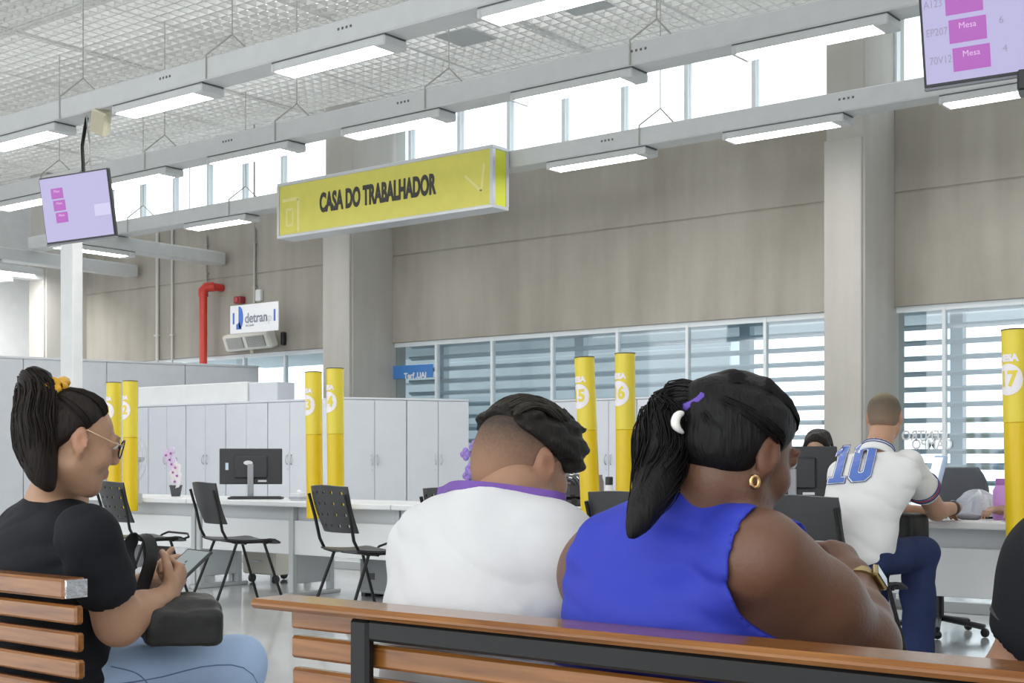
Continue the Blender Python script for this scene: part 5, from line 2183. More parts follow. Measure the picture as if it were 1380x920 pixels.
    wt = thing('wrist_watch', wc, 'square watch with a gold metal band on the wrist of the woman in blue', 'watch')
    gold = mat('brushed_gold', (.36, .27, .11), .3, metal=.9)
    band(loop, ax, .021, .0035, gold, 'watch_band', wt)
    tgt = W(1182, 782, 2.2)
    o = (loop - wc)
    i = int(np.argmax(o @ ((RT * .75 - VW * .55 + V3(0, 0, .45)))))
    nrm = o[i] / np.linalg.norm(o[i])
    tx = np.cross(ax, nrm)
    R = np.stack([tx, ax, nrm], 1)
    MB().box((-.019, -.021, 0), (.019, .021, .010), R=R, c=loop[i] + nrm * .001, ch=.004).build('watch_case', gold, wt, smooth=30)
    MB().box((-.016, -.018, .0095), (.016, .018, .0112), R=R, c=loop[i] + nrm * .001, ch=.001).build('watch_glass', mat('dark_watch_glass', (.05, .05, .06), .08), wt)
    # phone
    pc = wr_r + d * .9 - RT * .05 + VW * .03 + V3(0, 0, -.03)
    t = thing('phone', pc, 'dark phone in the hands of the woman in blue', 'phone')
    Rp = f.R @ rotx(math.radians(35))
    MB().box((-.037, -.075, -.004), (.037, .075, .004), R=Rp, c=pc, ch=.003).build('phone_body', M_black, t)
    MB().box((-.034, -.071, .0038), (.034, .071, .0046), R=Rp, c=pc).build('display', mat('phone_display', (.1, .1, .1), .2, emit=((.6, .7, .75), .5)), t)
    return p


woman_blue()


# ------------------------------------------------------------------ man in the white t-shirt
def man_white():
    base = (.36, .20, .125)
    x, y = W(643, 700, 2.43)[:2]
    b = Sitter(x, y, 6, hip=(.185, .15), waist=(.185, .14), chest=(.18, .13), sh=.165, zs=.925, girdle=.064, cz=.80, sy=.035, cy=.01, kx=.13, trap=.035)
    f = b.fr
    H = Frame(W(704, 630, 2.52), math.radians(12), math.radians(13), 0, .965)
    S = Sdf()
    b.torso(S, 0)
    b.legs(S, -.008)
    for q in (-1, 1):
        S.cone(f(q * b.kx, b.knee - .03, .05), f(q * b.kx, b.knee + .12, .035), .036, .03, .02)
    S.chain([f(0, .03, b.zs + .04), f(.025, .070, b.zs + .095), H(0, -.020, -.060)], [.064, .054, .052], .02)
    head_prims(S, H, ear=1.02, jaw=1.08)
    sh_r, el_r, wr_r = f(.170, .06, b.zs - .03), f(.190, .25, .69), f(.08, .43, .72)
    sh_l, el_l, wr_l = f(-.175, .05, b.zs - .03), f(-.215, .22, .68), f(-.06, .42, .70)
    for s_, e_, w_ in ((sh_r, el_r, wr_r), (sh_l, el_l, wr_l)):
        S.cone(s_, e_, .056, .046, .04).cone(e_, w_, .046, .027, .03)
    hand_prims(S, wr_r, f.R @ V3(-.6, .7, .1), f.R @ V3(-.5, -.3, -.8), f.R @ V3(-.6, .5, .6), curl=(.5, .55, .6, .65))
    hand_prims(S, wr_l, f.R @ V3(.6, .7, .1), f.R @ V3(.5, -.3, -.8), f.R @ V3(.6, .5, .6), curl=(.5, .55, .6, .65))
    p = sdf_obj('person', S, .0055, skin('light_brown_skin', base), origin=f(0, 0, 0),
                color=skin_color(H, base, (.42, .16, .13)))
    tag(p, 'person in a white t-shirt and purple lanyard with a faded haircut', 'person')
    eyes(H, p)
    # clipped sides: a thin felt of stubble, denser towards the top
    Q = Sdf()
    Q.ell(H, (0, -.014, .030), (.0765, .0965, .0855), 0)
    Q.ell(H, (0, -.045, -.015), (.0625, .062, .062), .03)
    Q.plane(H(0, .058, .05), H.R @ V3(0, 1, -.28), .01)
    Q.plane(H(0, -.08, -.066), H.R @ V3(0, -.10, -1), .01)
    for q in (-1, 1):
        Q.ell(H, (q * .080, -.008, -.004), (.02, .026, .04), .006, 's')
        Q.ell(H, (q * .052, -.060, -.075), (.026, .03, .024), .01, 's')

    def fade(V):
        L = H.inv(V)
        t = np.clip((L[:, 2] + .042) / .11, 0, 1)
        n = vnoise(L * 900 + 50) * .10 * np.clip(t * 4, 0, 1)
        t = np.clip(t * .95 + n, 0, 1)
        t = t ** 1.35
        c0, c1 = np.array([.35, .20, .128]), np.array([.050, .042, .036])
        C = c0 + (c1 - c0) * t[:, None]
        # two shaved razor lines
        for (ax, ay, az, bx, by, bz) in ((.030, -.085, .072, .052, -.055, .044), (-.045, -.085, .045, .02, -.105, .036)):
            A, B = V3(ax, ay, az), V3(bx, by, bz)
            h = np.clip((L - A) @ (B - A) / ((B - A) @ (B - A)), 0, 1)
            dd = np.linalg.norm(L - A - h[:, None] * (B - A), axis=1)
            m = np.clip(1 - dd / .0035, 0, 1)[:, None]
            C = C * (1 - m) + np.array([.27, .16, .11]) * m
        return C
    fd = sdf_obj('faded_hair', Q, .003, mat('short_stubble', (.1, .08, .06), .75, attr='Col', bump=.25, bscale=900, spec=.2), p, color=fade, smooth=1)
    # the longer top, swept forward and to the right
    Q = Sdf()
    Q.ell(H, (.0, -.008, .050), (.084, .098, .082), 0)
    Q.ell(H, (.0, .058, .060), (.076, .054, .060), .04)
    Q.ell(H, (.025, .078, .050), (.052, .030, .042), .03)
    Q.ell(H, (-.055, -.03, .052), (.038, .06, .045), .03)
    Q.plane(H(0, -.02, .040), H.R @ V3(0, -.45, -1), .010)
    Q.ell(H, (.02, -.125, .03), (.075, .075, .062), .008, 's')
    Q.ell(H, (0, .10, -.005), (.06, .06, .045), .01, 's')
    Q.noise(.009, (55, 22, 50), H).noise(.004, (160, 50, 150), H, 5)
    ht = sdf_obj('top_hair', Q, .004, M_hairb, p)
    rnd = random.Random(9)
    st = []
    for _ in range(760):
        a = rnd.uniform(-.85, .75)
        yy = rnd.uniform(-.085, .02)
        lift = rnd.uniform(0, .007)
        pts = []
        for i in range(7):
            u = i / 6
            q = V3(.070 * a + .022 * u, yy + .075 * u, .0)
            c = q / V3(.088, .115, 1)
            zz = math.sqrt(max(.02, 1 - c[0] ** 2 - c[1] ** 2))
            pts.append(H(V3(q[0], q[1], .046 + .087 * zz + .005 * math.sin(3.1 * u) + lift * math.sin(2.6 * u))))
        st.append(pts)
    tag(strand_mesh(st, .0013).build('swept_strands', hair_mat('brown_hair_highlights', (.035, .029, .023), .5), ht, smooth=True), kind='stuff')  # brownish highlights of the top hair put into the strand colour
    # t-shirt
    T = Sdf()
    b.torso(T, .016)
    T.cone(f(0, .03, b.zs + .03), f(.022, .06, b.zs + .118), .090, .080, .05)
    for s_, e_ in ((sh_r, el_r), (sh_l, el_l)):
        v = (e_ - s_) / np.linalg.norm(e_ - s_)
        en = s_ + (e_ - s_) * .80
        T.cone(s_, en, .076, .074, .06)
        T.plane(en + v * .01, v, .004) if False else None
        T.cone(en - v * .01, en + v * .14, .060, .062, .006, 's')
    collar(T, f(.015, .05, b.zs + .090), V3(0, 0, 1) + f.R @ V3(.0, .22, 0), .056)
    T.plane((0, 0, .46), (0, 0, -1), .01)
    ridges = [((-.12, -.155, .66), (.06, -.160, .70)), ((-.02, -.155, .76), (.12, -.09, .66)), ((.02, -.145, .74), (.15, -.05, .62)),
              ((-.14, -.13, .60), (.10, -.16, .63)), ((.10, -.10, .83), (.17, -.02, .70)), ((.13, -.07, .85), (.185, .02, .70)),
              ((-.10, -.15, .55), (.12, -.15, .57))]
    for a_, c_ in ridges:
        a_, c_ = V3(*a_), V3(*c_)
        pts = []
        for u in np.linspace(0, 1, 6):
            q = a_ * (1 - u) + c_ * u
            P = f(q)[None]
            # settle on the shirt surface along the outward direction
            o_ = f.R @ V3(q[0] * .8, q[1], 0)
            o_ /= np.linalg.norm(o_)
            for _ in range(12):
                P = P - o_ * T.eval(P)[:, None]
            pts.append(P[0] - o_ * .004)
        T._pending = getattr(T, '_pending', []) + [pts]
    for pts in T._pending:
        T.chain(pts, [.003, .008, .010, .010, .008, .003], .018)
    T.noise(.005, (6, 6, 14), f, 1.7).folds(.012, (5, 5, 15), f, 2.9, roty(.45))
    sdf_obj('t_shirt', T, .0055, cloth('white_cotton', (.62, .62, .625), .85, var=.03, bump=.06), p, smooth=2)
    J = Sdf()
    b.legs(J, .008)
    J.ell(f, (0, b.hy, b.hz), (b.hip[0] + .004, b.hip[1] + .004, .115), .04)
    J.plane((0, 0, .10), (0, 0, -1), .01)
    J.plane((0, 0, .58), (0, 0, 1), .01)
    sdf_obj('trousers', J, .009, cloth('grey_denim', (.09, .09, .11)), p)
    b.shoes(p, M_black, M_white)
    # lanyard round the neck
    axn = V3(0, 0, 1) + f.R @ V3(.0, .22, 0)
    axn = axn / np.linalg.norm(axn)
    nk = f(.015, .05, b.zs + .090) - axn * .003
    U = Sdf()
    U.ops = [o for o in T.ops if o[4] == 'u'] + [o for o in S.ops if o[4] == 'u']
    loop = ring_on(U, nk, axn, 48, .2)
    c = loop.mean(0)
    loop = c + (loop - c) * 1.01
    ln = thing('lanyard', c, 'purple lanyard round the neck of the man in the white t-shirt', 'lanyard')
    band(loop, axn, .017, .003, M_purple, 'ribbon', ln)
    fr_ = f(.0, .15, b.zs + .04)
    MB().tube([fr_, f(.0, .17, .78), f(0, .175, .72)], .006, 6).build('ribbon_end', M_purple, ln)
    MB().box((-.03, -.002, -.045), (.03, .002, .045), R=f.R, c=f(0, .18, .68), ch=.001).build('badge', M_white, ln)


man_white()


# ------------------------------------------------------------------ woman with glasses and phone
def woman_left():
    base = (.44, .255, .16)
    x, y = W(52, 700, 3.17)[:2]
    b = Sitter(x, y, 9, hip=(.175, .13), waist=(.15, .12), chest=(.16, .115), sh=.165, zs=.895, girdle=.056, cz=.79, sy=.03, cy=.01, kx=.105, thigh=(.088, .068), knee=.475, kz=.555, hz=.545)
    f = b.fr
    H = Frame(W(103, 596, 3.08), math.radians(22), math.radians(15), 0, .95)
    S = Sdf()
    b.torso(S, 0)
    b.legs(S, -.008)
    for q in (-1, 1):
        S.cone(f(q * b.kx, b.knee - .03, .05), f(q * b.kx, b.knee + .12, .035), .036, .03, .02)
    S.chain([f(.0, .03, b.zs + .04), f(.01, .045, b.zs + .10), H(0, -.028, -.055)], [.068, .054, .053], .04)
    head_prims(S, H, ear=1.0)
    sh_r, el_r, wr_r = W(118, 722, 2.96), W(160, 838, 3.06), W(226, 804, 3.22)
    S.cone(sh_r, el_r, .058, .051, .04)
    md = el_r * .55 + wr_r * .45
    S.cone(el_r, md, .050, .044, .03).cone(md, wr_r, .044, .029, .02)
    pc = W(251, 760, 3.34)
    px = W(268, 744, 3.40) - W(236, 774, 3.29)
    px /= np.linalg.norm(px)
    nrm = (H(0, .08, 0) - pc)
    nrm = nrm / np.linalg.norm(nrm) - VW * 1.1 + V3(0, 0, .35)
    nrm = nrm - px * (nrm @ px)
    nrm /= np.linalg.norm(nrm)
    side = np.cross(px, nrm)
    if side @ RT < 0:
        side = -side
    hand_prims(S, wr_r, W(242, 777, 3.27) - wr_r, -RT * .75 + V3(0, 0, .35) + VW * .3, V3(0, 0, .6) - VW * .7, curl=(1.3, 1.35, 1.35, 1.3), scale=.95, thumb_curl=1.0)
    sh_l = f(-.175, .04, b.zs - .03)
    el_l = f(-.185, .20, .68)
    wr_l = W(200, 782, 3.42)
    S.cone(sh_l, el_l, .054, .046, .04).cone(el_l, wr_l, .045, .027, .03)
    hand_prims(S, wr_l, RT * .75 + VW * .35 + V3(0, 0, .05), V3(0, 0, .7) - VW * .4, VW, curl=(1.1, 1.15, 1.2, 1.2), scale=.90, thumb_curl=.2)
    M = skin('warm_tan_skin', base)
    p = sdf_obj('person', S, .0055, M, origin=f(0, 0, 0), color=skin_color(H, base, (.48, .20, .17)))
    tag(p, 'person in a black t-shirt with glasses and yellow hair tie, reading a phone', 'person')
    eyes(H, p)
    T = Sdf()
    b.torso(T, .013)
    for s_, e_ in ((sh_r, el_r), (sh_l, el_l)):
        v = (e_ - s_) / np.linalg.norm(e_ - s_)
        en = s_ + (e_ - s_) * .50
        T.cone(s_, en, .074, .074, .05)
        T.cone(en - v * .01, en + v * .14, .058, .060, .005, 's')
    collar(T, f(.004, .03, b.zs + .092), V3(0, 0, 1) + f.R @ V3(.0, .22, 0), .070)
    T.plane((0, 0, .52), (0, 0, -1), .01)
    T.noise(.0045, (6, 6, 12), f, 4.4).folds(.009, (6, 6, 14), f, 8.8, roty(-.4))
    sdf_obj('t_shirt', T, .0055, cloth('black_cotton', (.012, .013, .017), .85, var=.1, bump=.06), p, smooth=2)
    J = Sdf()
    b.legs(J, .006)
    J.ell(f, (0, b.hy, b.hz), (b.hip[0] + .006, b.hip[1] + .006, .12), .04)
    J.plane((0, 0, .10), (0, 0, -1), .01)
    J.plane((0, 0, .63), (0, 0, 1), .01)
    J.noise(.003, (10, 10, 10), f).folds(.006, (7, 5, 9), f, 3)
    jn = sdf_obj('jeans', J, .006, cloth('light_blue_denim', (.37, .50, .71), .8, var=.10, bump=.15, bscale=260), p)
    # seams: a pocket curve and the side seam
    for q in ([(.19, .10, .60), (.19, .16, .575), (.19, .20, .53)], [(.19, .02, .555), (.2, .2, .56), (.2, .34, .575), (.19, .44, .56), (.185, .50, .50), (.18, .52, .42)]):
        pts = []
        for a in spline([V3(*k) for k in q], 14):
            P = f(a)[None]
            o_ = f.R @ V3(1, 0, .25)
            for _ in range(14):
                P = P - o_ * J.eval(P)[:, None]
            pts.append(P[0])
        MB().tube(pts, .0016, 5).build('seam', mat('denim_seam', (.12, .19, .33), .8), jn)
    b.shoes(p, M_white, M_white)
    Q = Sdf()
    cap_hair(Q, H, .0125, front=(.056, .090), low=-.058)
    knot = V3(-.006, -.098, .094)
    Q.ell(H, tuple(knot), (.026, .026, .022), .03)
    hr = sdf_obj('hair', Q, .005, M_hair, p, smooth=1)
    rnd = random.Random(4)
    tag(strand_mesh(combed_strands(H, rnd, 300, knot, .0140, front=(.056, .090)), .0014).build('combed_strands', M_hair, hr, smooth=True), kind='stuff')
    path = [H(knot), H(knot + V3(0, -.032, .020)), W(52, 545, 3.02), W(50, 575, 3.01), W(50, 605, 3.005), W(56, 632, 3.0), W(66, 655, 2.995)]
    rad = [.024, .036, .046, .052, .048, .034, .012]
    ctr = spline(path, 14)
    rr = np.interp(np.linspace(0, 1, 14), np.linspace(0, 1, len(rad)), rad) * .85
    Q = Sdf().chain(ctr, rr, .02)
    Q.noise(.004, (60, 60, 9), ID)
    pt = sdf_obj('ponytail', Q, .006, M_hair, p)
    tag(strand_mesh(tail_strands(path, rad, rnd, 420), .0016).build('loose_strands', M_hair, pt, smooth=True), kind='stuff')
    # yellow scrunchie: a crumpled ring
    k0 = H(knot + V3(0, .0, .012))
    ax = H.R @ V3(0, -.55, 1)
    ax /= np.linalg.norm(ax)
    u_ = np.cross(ax, H.R @ V3(1, 0, 0))
    u_ /= np.linalg.norm(u_)
    v_ = np.cross(ax, u_)
    sc = MB()
    n = 44
    pts = [k0 + (.034 + .006 * math.sin(9 * a)) * (math.cos(a) * u_ + math.sin(a) * v_) + ax * .008 * math.sin(7 * a + 1) for a in np.linspace(0, 2 * math.pi, n + 1)[:-1]]
    sc.tube(pts, [.012 + .0045 * math.sin(13 * i / n * 6.28) + .002 * math.sin(i * 2.7) for i in range(n)], 9, closed=True)
    sc.build('hair_tie', mat('yellow_satin', (.80, .42, .02), .45, bump=.3, bscale=50), p, smooth=True)
    # glasses
    g = thing('glasses', H(0, .09, .016), 'dark rimmed glasses with thin gold temples on the woman in the black t-shirt', 'glasses')
    M_rim = mat('dark_rim', (.02, .02, .05), .25)
    for q in (-1, 1):
        c = V3(q * .033, .103, .010)
        MB().tube([H(c + V3(.026 * math.cos(a), -.005 * abs(math.cos(a)) * (1 if q * math.cos(a) > 0 else 0), .023 * math.sin(a))) for a in np.linspace(0, 2 * math.pi, 29)[:-1]], .0018, 6, closed=True).build('rim', M_rim, g, smooth=True)
        m = MB()
        ring = [H(c + V3(.025 * math.cos(a), -.002, .022 * math.sin(a))) for a in np.linspace(0, 2 * math.pi, 25)[:-1]]
        m.add(ring, [tuple(range(24))])
        m.build('lens', glass_mat('spectacle_lens', (.97, .97, .98), .04) if 'spectacle_lens' not in MATS else MATS['spectacle_lens'], g)
        MB().tube([H(q * .059, .098, .018), H(q * .074, .07, .017), H(q * .081, .0, .030), H(q * .079, -.014, .018)], .0015, 6).build('temple', mat('gold_wire', (.75, .55, .35), .3, metal=.7), g, smooth=True)
    MB().tube([H(-.008, .103, .014), H(0, .106, .018), H(.008, .103, .014)], .0015, 6).build('bridge', M_rim, g)
    # stud earring
    MB().ball(H(.079, -.004, -.030), .003, 8, 6).build('earring', mat('silver_stud', (.8, .8, .8), .2, metal=1), p, smooth=True)
    # phone
    t = thing('phone', pc, 'phone with a lit grey screen held by the woman with glasses', 'phone')
    R = np.stack([px, side, np.cross(px, side)], 1)
    if R[:, 2] @ nrm < 0:
        R = np.stack([px, -side, np.cross(px, -side)], 1)
    MB().box((-.075, -.036, -.0045), (.075, .036, .0045), R=R, c=pc, ch=.003).build('phone_body', M_black, t, smooth=30)
    MB().box((-.066, -.030, .0044), (.066, .030, .0050), R=R, c=pc).build('display', mat('lit_phone_screen', (.1, .1, .1), .2, emit=((.26, .31, .32), .8)), t)
    m = MB()
    for k in range(4):
        m.box((-.055 + .018 * k, -.012 + .004 * k, .0050), (-.045 + .018 * k, .004, .0054), R=R, c=pc)
    m.build('screen_icons', mat('lit_dark_icon', (.02, .02, .03), .4), t)
    return f, J, S


fL, JL, SL = woman_left()

# bag on the lap, with its strap standing up in a loop
bag_c = W(243, 836, 3.20)
B_ = Frame(bag_c, math.radians(30), 0, math.radians(8))
S = Sdf()
S.box(B_, (0, 0, 0), (.085, .090, .045), .018, 0)
S.box(B_, (-.02, .03, .030), (.055, .05, .025), .018, .03)
S.noise(.007, (14, 14, 18), B_).noise(.003, (34, 34, 40), B_, 5)
# keep the bag above the thighs
zt = max(fL(0, .3, .555)[2] + .075, 0)
bag = sdf_obj('shoulder_bag', S, .005, mat('black_nylon', (.016, .016, .016), .55, bump=.25, bscale=70), origin=bag_c - V3(0, 0, .04))
tag(bag, 'black nylon shoulder bag on the lap of the woman in the black t-shirt', 'bag')
sp = spline([W(176, 765, 3.24), W(172, 742, 3.26), W(184, 722, 3.28), W(200, 726, 3.28), W(204, 750, 3.27), W(196, 780, 3.25), W(190, 803, 3.23), W(205, 815, 3.21)], 28)
m = MB()
vs = []
for i, p in enumerate(sp):
    d = sp[min(i + 1, 27)] - sp[max(i - 1, 0)]
    d /= np.linalg.norm(d)
    w = VW * .75 + RT * .5
    w = w - d * (w @ d)
    w /= np.linalg.norm(w)
    nn = np.cross(d, w)
    vs += [p - w * .019 - nn * .002, p + w * .019 - nn * .002, p + w * .019 + nn * .002, p - w * .019 + nn * .002]
fs = []
for i in range(27):
    for k in range(4):
        fs.append((4 * i + k, 4 * i + (k + 1) % 4, 4 * i + 4 + (k + 1) % 4, 4 * i + 4 + k))
fs += [(3, 2, 1, 0), (108, 109, 110, 111)]
m.add(vs, fs)
m.build('strap', mat('black_webbing', (.014, .014, .015), .6), bag, smooth=40)
MB().tube([W(193, 800, 3.22), W(205, 806, 3.215), W(214, 801, 3.21), W(208, 793, 3.22)], .003, 6, closed=True).build('buckle', M_handle, bag)


# ------------------------------------------------------------------ man with number 10
def man_ten():
    base = (.47, .27, .175)
    hp = W(1146, 760, 6.50)
    b = Sitter(hp[0], hp[1], 8, hip=(.175, .14), waist=(.19, .15), chest=(.19, .13), sh=.19, zs=1.00, girdle=.062, cz=.90, wz=.74, hz=.60,
               cy=.11, sy=.19, wy=.05, hy=.02, shx=.02, thigh=(.10, .088), shin=(.082, .072), knee=.44, kz=.60, kx=.13)
    f = b.fr
    H = Frame(W(1192, 563, 6.74), math.radians(-14), math.radians(6), 0, 1.04)
    S = Sdf()
    b.torso(S, 0)
    b.legs(S, -.012)
    for q in (-1, 1):
        S.cone(f(q * b.kx, b.knee - .03, .05), f(q * b.kx, b.knee + .12, .035), .036, .03, .02)
    S.chain([f(b.shx, b.sy, b.zs + .04), H(0, -.028, -.05)], [.07, .062], .04)
    head_prims(S, H, jaw=1.08)
    sh_r, el_r, wr_r = W(1224, 624, 6.62), W(1262, 688, 6.93), W(1288, 684, 7.02)
    S.cone(sh_r, el_r, .062, .05, .04).cone(el_r, wr_r, .047, .032, .03)
    hand_prims(S, wr_r, RT * -.1 + VW * 1 + V3(0, 0, -.05), V3(0, 0, -1), -RT + VW * .2, curl=(.3, .35, .4, .4))
    sh_l, el_l, wr_l = f(b.shx - .20, b.sy + .02, b.zs - .03), W(1212, 690, 7.12), W(1262, 690, 7.10)
    S.cone(sh_l, el_l, .06, .048, .04).cone(el_l, wr_l, .045, .03, .03)
    hand_prims(S, wr_l, RT * .8 + VW * .5, V3(0, 0, -1), VW, curl=(.3, .3, .4, .4))
    p = sdf_obj('person', S, .009, skin('fair_tan_skin', base), origin=f(0, 0, 0), color=skin_color(H, base, (.5, .2, .17)))
    tag(p, 'person in a white polo shirt with a blue number 10', 'person')
    eyes(H, p)
    Q = Sdf()
    Q.ell(H, (0, -.014, .034), (.079, .099, .087), 0)
    Q.ell(H, (0, -.045, -.012), (.064, .060, .058), .03)
    Q.plane(H(0, .070, .065), H.R @ V3(0, .9, -.5), .01)
    Q.plane(H(0, -.08, -.050), H.R @ V3(0, -.1, -1), .01)
    Q.noise(.002, (120, 120, 120), H)

    def fade(V):
        L = H.inv(V)
        t = np.clip((L[:, 2] + .05) / .11, 0, 1)
        c0, c1 = np.array([.24, .16, .11]), np.array([.11, .085, .055])
        t2 = np.clip((L[:, 2] - .075) / .04, 0, 1)[:, None]
        return (c0 + (c1 - c0) * t[:, None]) * (1 - t2) + np.array([.22, .165, .095]) * t2
    sdf_obj('hair', Q, .006, mat('short_brown_hair', (.1, .08, .06), .7, attr='Col', bump=.3, bscale=300), p, color=fade)
    T = Sdf()
    b.torso(T, .018)
    ends = []
    for s_, e_ in ((sh_r, el_r), (sh_l, el_l)):
        v = (e_ - s_) / np.linalg.norm(e_ - s_)
        en = s_ + (e_ - s_) * .55
        T.cone(s_, en, .074, .078, .05)
        T.cone(en - v * .01, en + v * .2, .068, .07, .005, 's')
        ends.append((en, v))
    nk = f(b.shx, b.sy + .02, b.zs + .10)
    T.cone(nk, nk + V3(0, 0, .12) + f.R @ V3(0, .04, 0), .074, .078, .006, 's')
    T.plane((0, 0, .55), (0, 0, -1), .01)
    T.noise(.007, (5, 5, 9), f, 6.1).folds(.015, (4, 4, 11), f, 1.2, roty(.5))
    WP = cloth('white_polo_knit', (.76, .755, .75), .8, var=.02, bump=.05)
    ts = sdf_obj('polo_shirt', T, .008, WP, p, smooth=2)
    C = Sdf()
    axn = H(0, -.028, -.05) - nk
    axn /= np.linalg.norm(axn)
    C.cone(nk - axn * .005, nk + axn * .05, .088, .078, 0)
    C.cone(nk - axn * .08, nk + axn * .1, .072, .070, .004, 's')
    C.plane(nk + axn * .045, axn, .004)
    C.plane(nk - axn * .02, -axn, .004)
    co = sdf_obj('collar', C, .006, WP, p)
    navy = mat('navy_trim', (.03, .06, .22), .7)
    redt = mat('red_trim', (.45, .06, .08), .7)
    for k, mm in ((.034, navy), (.020, navy)):
        band(ring_on(C if False else Sdf().cone(nk - axn * .005, nk + axn * .05, .0885, .0785, 0), nk + axn * k, axn, 40, .3), axn, .006, .0015, mm, 'collar_stripe', co)
    for en, v in ends:
        for k, mm in ((.012, navy), (.026, redt), (.040, navy)):
            band(ring_on(Sdf().cone(en - v * .2, en + v * .1, .080, .088, 0), en - v * (k - .005), v, 40, .16), v, .007, .0025, mm, 'sleeve_stripe', ts)
    # number 10 on the back
    r_ax = f.R @ V3(1, 0, 0)
    c = W(1149, 622, 6.35)
    fwd = c - np.array([0, 0, EYE])
    fwd /= np.linalg.norm(fwd)
    nx = W(1166, 621, 6.4) - W(1134, 624, 6.4)
    nx /= np.linalg.norm(nx)
    nz = np.cross(nx, fwd) * -1
    if nz[2] < 0:
        nz = -nz
    up = W(1158, 596, 6.45) - W(1145, 648, 6.40)
    up = up - fwd * (up @ fwd)
    up /= np.linalg.norm(up)

    def digits(sc, m, name, gap, holes):
        mb = MB()

        def poly(pts):
            n = len(mb.v)
            mb.v += pts
            return n
        # '1' as a slab with a flag; '0' as an octagonal ring, finely divided so that it follows the cloth
        def grid_rect(x0, y0, x1, y1, nx_=4, ny_=16):
            vs = [(x0 + (x1 - x0) * i / nx_, y0 + (y1 - y0) * j / ny_, 0) for j in range(ny_ + 1) for i in range(nx_ + 1)]
            fs = [(j * (nx_ + 1) + i, j * (nx_ + 1) + i + 1, (j + 1) * (nx_ + 1) + i + 1, (j + 1) * (nx_ + 1) + i) for j in range(ny_) for i in range(nx_)]
            mb.add(vs, fs)
        o = sc
        grid_rect(-.078 - o, -.10 - o, -.042 + o, .10 + o)
        mb.add([(-.078, .10 + o, 0), (-.105 - o, .07 - o, 0), (-.105 - o, .045 - o, 0), (-.078, .06 - o, 0)], [(0, 1, 2, 3)])
        grid_rect(-.10 - o, -.10 - o, -.02 + o, -.075 + o, 8, 3)

        def octa(w, h, ch):
            base_ = [(-w + ch, -h), (w - ch, -h), (w, -h + ch), (w, h - ch), (w - ch, h), (-w + ch, h), (-w, h - ch), (-w, -h + ch)]
            out = []
            for i in range(8):
                a, b_ = np.array(base_[i]), np.array(base_[(i + 1) % 8])
                for u in np.linspace(0, 1, 7)[:-1]:
                    out.append(a * (1 - u) + b_ * u)
            return out
        oo, ii = octa(.052 + o, .10 + o, .024), octa(.014 - o, .060 - o, .006)
        cx_ = .052
        n = len(oo)
        rings = []
        for u in np.linspace(0, 1, 4):
            rings.append([(cx_ + (a * (1 - u) + b_ * u)[0], (a * (1 - u) + b_ * u)[1], 0) for a, b_ in zip(oo, ii)])
        vs = [q for r in rings for q in r]
        fs = [(r * n + i, r * n + (i + 1) % n, (r + 1) * n + (i + 1) % n, (r + 1) * n + i) for r in range(3) for i in range(n)]
        mb.add(vs, fs)
        mb.v = [tuple(c + (nx * x + up * y) * 1.0 - fwd * .3) for x, y, z in mb.v]
        project_decal(T, mb, fwd, gap)
        return mb.build(name, m, ts)
    digits(.007, navy, 'number_outline', .006, 0)
    digits(.004, mat('white_number_edge', (.8, .8, .82), .7), 'number_edge', .0085, 0)
    digits(0, mat('blue_number', (.09, .17, .52), .6), 'number_ten', .011, 0)
    # trousers, shoes
    J = Sdf()
    b.legs(J, .004)
    J.ell(f, (0, b.hy, b.hz), (b.hip[0] + .006, b.hip[1] + .006, .13), .05)
    J.plane((0, 0, .07), (0, 0, -1), .01)
    J.plane((0, 0, .69), (0, 0, 1), .01)
    J.noise(.008, (6, 6, 7), f, 3).folds(.014, (5, 5, 8), f)
    sdf_obj('trousers', J, .009, cloth('navy_denim', (.020, .032, .095), .8, var=.12), p)
    b.shoes(p, mat('black_white_trainer', (.03, .03, .035), .5), M_white)
    # wrist watch
    ax = (wr_r - el_r) / np.linalg.norm(wr_r - el_r)
    wt = thing('wrist_watch', wr_r, 'small black wrist watch on the man with number 10', 'watch')
    lp = ring_on(S, wr_r - ax * .02, ax, 24, .1)
    band(lp, ax, .018, .004, M_black, 'watch_band', wt)
    MB().ball(lp[int(np.argmax(lp[:, 2]))], (.018, .018, .008), 10, 6).build('watch_case', M_black, wt)
    # black bag at his side
    bc = W(1222, 712, 6.9)
    G = Frame(bc, math.radians(20), 0, 0)
    Sg = Sdf().box(G, (0, 0, 0), (.10, .08, .085), .04, 0).noise(.012, (9, 9, 9), G)
    bg_ = sdf_obj('waist_bag', Sg, .009, mat('black_nylon', (.016, .016, .016), .55), origin=bc - V3(0, 0, .09))
    tag(bg_, 'black bag on the lap of the man with number 10, under the counter edge', 'bag')


man_ten()


